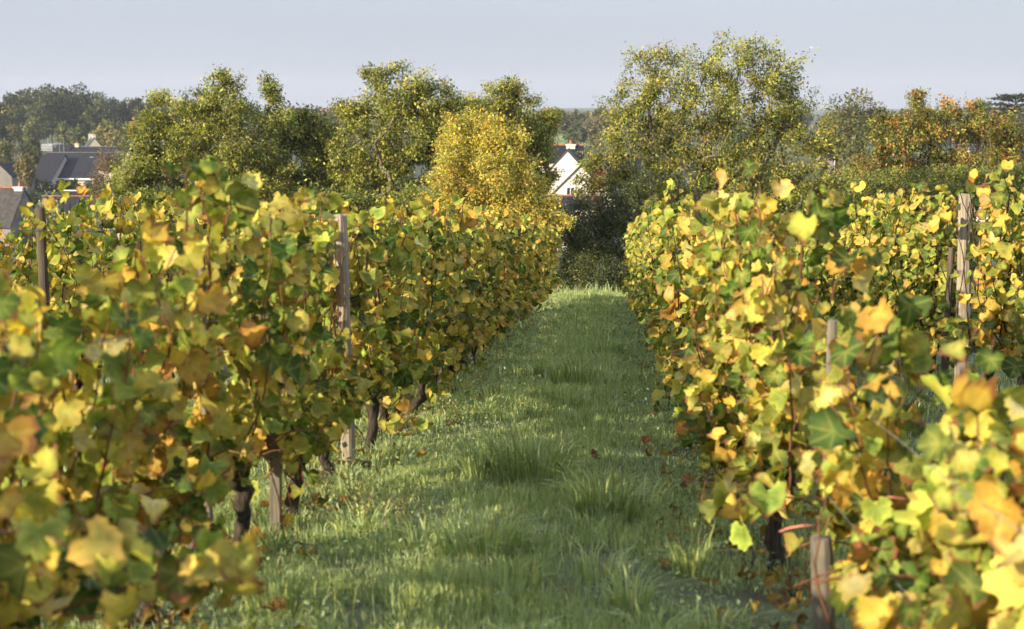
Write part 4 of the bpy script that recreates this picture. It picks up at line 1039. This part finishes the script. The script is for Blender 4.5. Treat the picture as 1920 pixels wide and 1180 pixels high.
# ------------------------------------------------------------------ houses
def house(name, label, cx, cy, w, dp, zb, wall_h, roof_h, rz, wall, roof, ridge=None, axis='x', over=0.35, windows=(), chimneys=(), gutter=None, cat='house', skylight=()):
    """w along local x, dp along local y; the ridge runs along 'axis'. windows: (face, u, z, w, h, material) on faces -y and +x."""
    root = thing(name, (cx, cy, zb), label, cat); root.rotation_euler = (0, 0, rz)
    hw, hd = w / 2, dp / 2; b = MB()
    if axis == 'x':
        v = [(-hw, -hd, 0), (hw, -hd, 0), (hw, hd, 0), (-hw, hd, 0), (-hw, -hd, wall_h), (hw, -hd, wall_h), (hw, hd, wall_h), (-hw, hd, wall_h), (-hw, 0, wall_h + roof_h), (hw, 0, wall_h + roof_h)]
        f = [(0, 1, 5, 4), (2, 3, 7, 6), (1, 2, 6, 9, 5), (3, 0, 4, 8, 7)]
    else:
        v = [(-hw, -hd, 0), (hw, -hd, 0), (hw, hd, 0), (-hw, hd, 0), (-hw, -hd, wall_h), (hw, -hd, wall_h), (hw, hd, wall_h), (-hw, hd, wall_h), (0, -hd, wall_h + roof_h), (0, hd, wall_h + roof_h)]
        f = [(0, 1, 5, 8, 4), (2, 3, 7, 9, 6), (1, 2, 6, 5), (3, 0, 4, 7)]
    b.add(v, f).build('wall', M[wall], root)
    rb = MB(); th = 0.16
    run = hd if axis == 'x' else hw; sl = roof_h / run
    for s in (-1, 1):
        e = run + over; ez = wall_h - over * sl; L = (hw if axis == 'x' else hd) + over * 0.6
        pr = [(-L, s * e, ez + 0.03), (L, s * e, ez + 0.03), (L, 0, wall_h + roof_h + 0.03), (-L, 0, wall_h + roof_h + 0.03)]
        pr += [(p[0], p[1], p[2] + th) for p in pr]
        if axis == 'y': pr = [(p[1], p[0], p[2]) for p in pr]
        rb.add(pr, [(0, 1, 2, 3), (7, 6, 5, 4), (0, 4, 5, 1), (1, 5, 6, 2), (2, 6, 7, 3), (3, 7, 4, 0)])
    ro = rb.build('roof', M[roof], root)
    if ridge:
        L = (hw if axis == 'x' else hd) + over * 0.6; k = MB(); nseg = max(6, int(L * 2 / 0.45))
        for i in range(nseg):
            u = -L + (i + 0.5) * 2 * L / nseg; c = (u, 0) if axis == 'x' else (0, u)
            dd = (2 * L / nseg * 0.9, 0.24, 0.13) if axis == 'x' else (0.24, 2 * L / nseg * 0.9, 0.13)
            k.box((c[0], c[1], wall_h + roof_h + th + 0.05), dd)
        k.build('ridge_tiles', M[ridge], ro)
    for (x, y, h, m) in chimneys:
        c = MB(); c.box((x, y, wall_h + roof_h * 0.5 + h / 2), (0.8, 0.6, roof_h + h)); c.box((x, y, wall_h + roof_h + h + 0.06), (0.95, 0.75, 0.12))
        co = c.build('chimney', M[m], ro)
        p = MB(); p.tube([(x, y, wall_h + roof_h + h + 0.1), (x, y, wall_h + roof_h + h + 0.5)], [0.16, 0.12], 8); p.build('chimney_pot', M['ridge'], co)
    for (face, u, z, ww, wh, m) in windows:
        fr = MB(); pn = MB(); t = 0.10
        def place(bm, du, dz, sw, sh, off, thick):
            if face == '-y': bm.box((u + du, -hd - off, z + dz), (sw, thick, sh))
            else: bm.box((hw + off, u + du, z + dz), (thick, sw, sh))
        place(fr, 0, wh / 2, ww + 0.1, t, 0.03, 0.07); place(fr, 0, -wh / 2, ww + 0.1, t, 0.03, 0.07)
        place(fr, -ww / 2, 0, t, wh - t - .01, 0.03, 0.07); place(fr, ww / 2, 0, t, wh - t - .01, 0.03, 0.07); place(fr, 0, 0, t * 0.7, wh - t - .01, 0.025, 0.06)
        wo = fr.build('window', M['white_paint' if m == 'dark_glass' else m], root)
        place(pn, 0, 0, ww - t, wh - t, 0.008, 0.02); pn.build('pane', M['dark_glass'], wo)
    if gutter:
        g = MB(); sl = roof_h / run
        g.box((0, -hd - over - 0.06, wall_h - over * sl + 0.05), (w + over, 0.12, 0.3)); g.build('gutter', M[gutter], root)
    for (x, t_, s_) in skylight:
        k = MB(); y = -hd * t_; k.box((x, y, wall_h + roof_h * (1 - t_) + 0.28), (s_, s_, 0.12)); k.build('skylight', M['metal'], ro)
    return root


def at_house(px, d):
    return P(px, 300, d)[0]


# long slate roofed house on the left
d = 255; x0, x1 = at_house(66, d), at_house(222, d); zb = h1((x0 + x1) / 2, d) - 0.5
ez = P(100, 333, d)[2]; rzv = P(100, 288, d + 6.5)[2]
house('long_house', 'long low house with a big dark slate roof and brown shutters, far left', (x0 + x1) / 2, d + 6.5, x1 - x0, 13, zb, ez - zb, rzv - ez, 0, 'render_cream', 'slate', 'ridge_dark', over=0.5,
      windows=[('-y', -4.0, ez - zb - 1.1, 1.4, 1.5, 'brown_paint'), ('-y', -1.9, ez - zb - 1.1, 1.8, 1.5, 'brown_paint'), ('-y', -6.2, ez - zb - 1.1, 1.0, 1.5, 'brown_paint'), ('-y', 2.2, ez - zb - 1.0, 1.2, 1.4, 'dark_glass'), ('-y', 5.6, ez - zb - 1.1, 2.2, 1.5, 'brown_paint')],
      gutter='white_paint', skylight=[(1.0, 0.22, 0.7)])
xa, xb = at_house(57, d - 3), at_house(96, d - 3)
ez2 = P(80, 341, d - 4)[2]; zb2 = h1(xa, d) - 0.5
house('house_annex', 'low slate roofed annex stepping forward at the left end of the long house', (xa + xb) / 2, d + 3.5, xb - xa, 15, zb2, ez2 - zb2, P(80, 292, d + 3.5)[2] - ez2, 0, 'render_grey', 'slate', None, over=0.3)
d = 275; xa, xb = at_house(124, d), at_house(206, d); zb = h1(xa, d); ez = P(150, 296, d)[2]
house('house', 'dark slate roof with a stubby chimney just behind the long house', (xa + xb) / 2, d + 4, xb - xa, 8, zb, ez - zb, P(150, 277, d + 4)[2] - ez, 0, 'render_cream', 'slate', 'ridge_dark', chimneys=[(-3.6, 0, 0.7, 'render_cream')])
d = 276; xa, xb = at_house(98, d), at_house(126, d); zb = h1(xa, d); ez = P(112, 292, d)[2]
house('house', 'small slate roofed house end under the television antennas', (xa + xb) / 2, d + 3, xb - xa, 6, zb, ez - zb, P(112, 273, d + 3)[2] - ez, 0, 'render_white', 'slate', None, over=0.1)
d = 300; xa, xb = at_house(155, d), at_house(184, d); zb = h1(xa, d); ez = P(170, 278, d)[2]
house('house', 'cream gabled house with two chimneys and a pale roof above the dark roofs', (xa + xb) / 2 - 0.8, d + 4, xb - xa, 9, zb, ez - zb, P(170, 259, d)[2] - ez, radians(24), 'render_cream', 'slate_pale', None, axis='y', over=0.15,
      chimneys=[(0.0, -3.6, 0.6, 'render_white'), (-0.2, 4.0, 0.6, 'render_white')])
d = 300; xa, xb = at_house(74, d), at_house(100, d); zb = h1(xa, d); tz = P(88, 272, d)[2]
r_ = thing('workshop', ((xa + xb) / 2, d, zb), 'flat pale metal roofed workshop left of the antennas', 'building')
b = MB(); b.box((0, 3, (tz - zb) / 2 - 0.4), (xb - xa - 0.4, 6, tz - zb - 0.8)); b.build('wall', M['slate_pale'], r_)
b = MB()
for k in range(4): b.box((0, -0.2 + 0.02 * k, tz - zb - 0.15 - 0.34 * k), (xb - xa, 0.2, 0.22))
b.box((0, 3, tz - zb + 0.05), (xb - xa, 6.6, 0.15)); b.build('roof', M['metal'], r_)


def antenna(px, py0, py1, d, label, arms):
    a = P(px, py0, d); b_ = P(px, py1, d); r = thing('television_antenna', (b_[0], d, b_[2]), label, 'antenna', 'television antennas on the slate roofs')
    m = MB(); hgt = a[2] - b_[2]; m.tube([(0, 0, -0.6), (0, 0, hgt)], [0.05, 0.04], 6); m.build('mast', M['metal'], r)
    if not arms: return
    m = MB()
    m.box((-0.35, 0, hgt - 0.1), (0.25 * arms, 0.06, 0.06))
    for k in range(arms): m.box((-0.35 + (k - (arms - 1) / 2) * 0.24, 0, hgt - 0.1), (0.05, 0.7, 0.05)); m.box((-0.35 + (k - (arms - 1) / 2) * 0.24, 0, hgt - 0.06), (0.05, 0.05, 0.22))
    m.build('array', M['metal'], r)


antenna(120, 258, 288, 272, 'tall television antenna beside the stubby chimney', 3)
antenna(112, 268, 287, 271, 'lower wide television antenna on the house end', 6)
antenna(90, 258, 275, 298, 'plain pole standing on the metal roofed workshop', 0)
c = P(189, 328, 250)
r_ = thing('satellite_dish', c, 'white satellite dish in front of the long slate roof', 'satellite dish'); m = MB(); nseg = 14
m.add([(0, 0.12, 0)] + [(0.36 * cos(t), 0, 0.36 * sin(t)) for t in np.arange(nseg) / nseg * 2 * pi], [(0, 1 + i, 1 + (i + 1) % nseg) for i in range(nseg)]); m.build('dish', M['white_paint'], r_)
m = MB(); gz = h1(c[0], 250) - c[2]; m.tube([(0, 0.1, 0), (0, 0.1, gz)], [0.05, 0.05], 6); m.build('pole', M['metal'], r_)
# chimney of a house lost behind the birch
d = 240; c = P(232, 285, d); zb = h1(c[0], d)
house('house', 'slate roofed house with a white chimney, half lost behind the thin birch', c[0] - 1.2, d + 3, 6.5, 7, zb, P(232, 318, d)[2] - zb, P(232, 297, d)[2] - P(232, 318, d)[2], 0, 'render_white', 'slate', None, chimneys=[(1.2, 0, 0.6, 'render_white')])
# grey gable at the left edge
d = 225; xa, xb = at_house(-22, d), at_house(23, d); zb = h1(xa, d); ez = P(0, 332, d)[2]
house('house', 'grey gabled house end cut by the left edge of the picture', (xa + xb) / 2, d + 4, xb - xa, 9, zb, ez - zb, P(2, 309, d)[2] - ez, 0, 'render_darkened', 'slate', None, axis='y', over=0.15)
# nearest house on the left: lichened slope, gable turned to the right
d = 118; xg = at_house(46, d); zb = h1(xg, d); rz_ = P(40, 357, d)[2]; run = 2.6; ez = P(50, 421, d - 2.2)[2] - 0.3
house('old_house', 'nearest house with a lichened steep slate roof and terracotta ridge at left', xg - 4.2, d + 1.2, 8.0, 4.4, zb, ez - zb, rz_ - ez, radians(-12), 'render_darkened', 'slate_moss', 'ridge', over=0.1, chimneys=[(3.5, 0.1, 0.15, 'render_white')],
      windows=[('+x', 0.0, ez - zb + 1.0, 0.35, 1.1, 'dark_glass')])
d = 170; xa, xb = at_house(58, d), at_house(176, d); zb = h1(xa, d); ez = P(110, 412, d)[2]
house('house', 'low slate roof with a terracotta ridge showing just above the vine leaves', (xa + xb) / 2, d + 3.5, xb - xa, 7, zb, max(1.2, ez - zb), P(110, 378, d + 3.5)[2] - ez, 0, 'render_grey', 'slate', 'ridge', over=0.5)
# garden shelter and mesh fence
d = 200; c = P(141, 378, d); zt = P(141, 357, d)[2]; zb = h1(c[0], d)
r_ = thing('garden_shelter', (c[0], d, zb), 'small brown garden shed under a flat dark canopy with a pale edge', 'shed')
b = MB(); b.box((0.4, 1.2, (zt - zb) / 2 - 0.4), (1.3, 2.0, zt - zb - 0.8)); b.build('wall', M['brown_paint'], r_)
b = MB(); b.box((-0.1, 1.0, zt - zb - 0.35), (2.8, 3.0, 0.5)); ro = b.build('roof', M['slate'], r_)
b = MB(); b.box((-0.1, -0.54, zt - zb + 0.0), (2.9, 0.06, 0.14)); b.build('fascia', M['white_paint'], ro)
b = MB(); b.box((1.25, 0.15, 0.9), (0.5, 0.06, 1.8)); b.build('door', M['white_paint'], r_)
d = 206; xa, xb = at_house(56, d), at_house(124, d); zt = P(90, 361, d)[2]; zb = h1(xa, d)
r_ = thing('mesh_fence', ((xa + xb) / 2, d, zb), 'dark green mesh screen fence left of the garden shed', 'fence')
b = MB(); b.box((0, 0, (zt - zb) / 2), (xb - xa, 0.04, zt - zb)); b.build('screen', M['green_mesh'], r_)
for k in range(5):
    b = MB(); b.tube([(-(xb - xa) / 2 + (xb - xa) * k / 4, -0.06, -0.2), (-(xb - xa) / 2 + (xb - xa) * k / 4, -0.06, zt - zb + 0.08)], [0.04, 0.04], 6); b.build('fence_post', M['green_mesh'], r_)
# white gabled house at the end of the lane
d = 126
xa, xb = at_house(1012, d), at_house(1082, d); zb = h1(xa, d)
house('white_house', 'white house with a slate roof and terracotta ridge, farthest behind the stepped gables', (xa + xb) / 2, d + 7, xb - xa + 0.6, 7, zb, P(1040, 305, d + 3.5)[2] - zb, P(1040, 276, d + 7)[2] - P(1040, 305, d + 3.5)[2], 0, 'render_white', 'slate', 'ridge', over=0.2,
      chimneys=[(0.9, -0.6, 0.15, 'render_white')])
ap = P(1064, 284, d); hw = 2.55
house('white_house', 'bright white upper gable with slate edges facing the lane', ap[0], d + 2.4, hw * 2, 5.6, zb, ap[2] - 2.75 - zb, 2.75, 0, 'render_white', 'slate_pale', None, axis='y', over=0.14)
ap = P(1090, 312, d - 3); hw = 2.9
house('white_house', 'lower white gable in front, stepped down to the right', ap[0], d - 1.5, hw * 2, 4.2, zb, ap[2] - 2.9 - zb, 2.9, 0, 'render_white', 'slate_pale', None, axis='y', over=0.14,
      windows=[('-y', -0.9, ap[2] - zb - 2.2, 0.7, 0.9, 'dark_glass')])
d = 118; xa, xb = at_house(1038, d), at_house(1120, d); zb = h1(xa, d)
house('garage', 'low slate garage roof with terracotta ridge before the white gables', (xa + xb) / 2, d + 1.5, xb - xa, 4.0, zb, P(1080, 390, d)[2] - zb, P(1080, 371, d + 1.5)[2] - P(1080, 390, d)[2], 0, 'render_white', 'slate', 'ridge', over=0.2)
d = 135; xa, xb = at_house(1135, d), at_house(1200, d); zb = h1(xa, d)
house('house', 'slate roofed house behind the branches left of the tallest oak', (xa + xb) / 2, d + 3, xb - xa, 6, zb, P(1170, 328, d)[2] - zb, P(1170, 300, d + 3)[2] - P(1170, 328, d)[2], 0, 'render_white', 'slate', 'ridge', over=0.2)
d = 165; xa, xb = at_house(1545, d), at_house(1590, d); zb = h1(xa, d)
house('house', 'pale house glimpsed between the tallest oak and the russet tree', (xa + xb) / 2, d + 3, xb - xa, 6, zb, P(1560, 300, d)[2] - zb, P(1560, 286, d + 3)[2] - P(1560, 300, d)[2], 0, 'render_darkened', 'slate', None, over=0.2, windows=[('-y', 0.3, P(1560, 308, d)[2] - zb, 0.9, 1.1, 'dark_glass')])
d = 150; xa, xb = at_house(1830, d), at_house(1925, d); zb = h1(xa, d)
house('house', 'white house with slate roof behind the right end of the russet tree', (xa + xb) / 2, d + 3, xb - xa, 6, zb, P(1880, 300, d)[2] - zb, P(1880, 276, d + 3)[2] - P(1880, 300, d)[2], 0, 'render_white', 'slate_pale', None, over=0.2)
d = 700; c = P(612, 214, d); zb = h1(c[0], d)
house('house', 'tiny pink house on the skyline between the oaks', c[0], d + 3, 6, 6, zb, P(612, 212, d)[2] - zb, 1.8, radians(15), 'render_cream', 'ridge', None)

# ------------------------------------------------------------------ bright field strip on the far slope
fx = np.linspace(P(990, 250, 520)[0], P(1110, 250, 520)[0], 8); fy = np.linspace(470, 560, 8); QX, QY = np.meshgrid(fx, fy)
M['field'] = noise_mat('young_crop', (0.16, 0.24, 0.06), (0.22, 0.30, 0.09), (0.05, 0.05, 0.05), 0.9, 0)
q = np.array([(j * 8 + i, j * 8 + i + 1, (j + 1) * 8 + i + 1, (j + 1) * 8 + i) for j in range(7) for i in range(7)])
tag(link('field', mesh_np('field', np.stack([QX.ravel(), QY.ravel(), H(QX, QY).ravel() + 0.15], 1), q, mat=M['field'])), kind='structure')

# ------------------------------------------------------------------ haze
hb = MB(); hb.box((0, 1250, 10), (3700, 2800, 90))
m, n_, l_, b_ = newmat('haze'); n_.remove(b_)
pv = n_.new('ShaderNodeVolumePrincipled'); pv.inputs['Color'].default_value = (0.80, 0.87, 1.0, 1); pv.inputs['Density'].default_value = 0.00018; pv.inputs['Anisotropy'].default_value = 0.0
l_.new(pv.outputs[0], n_['Material Output'].inputs['Volume'])
tag(hb.build('haze', m, None), 'thin bluish autumn haze over the valley', 'haze', kind='stuff')
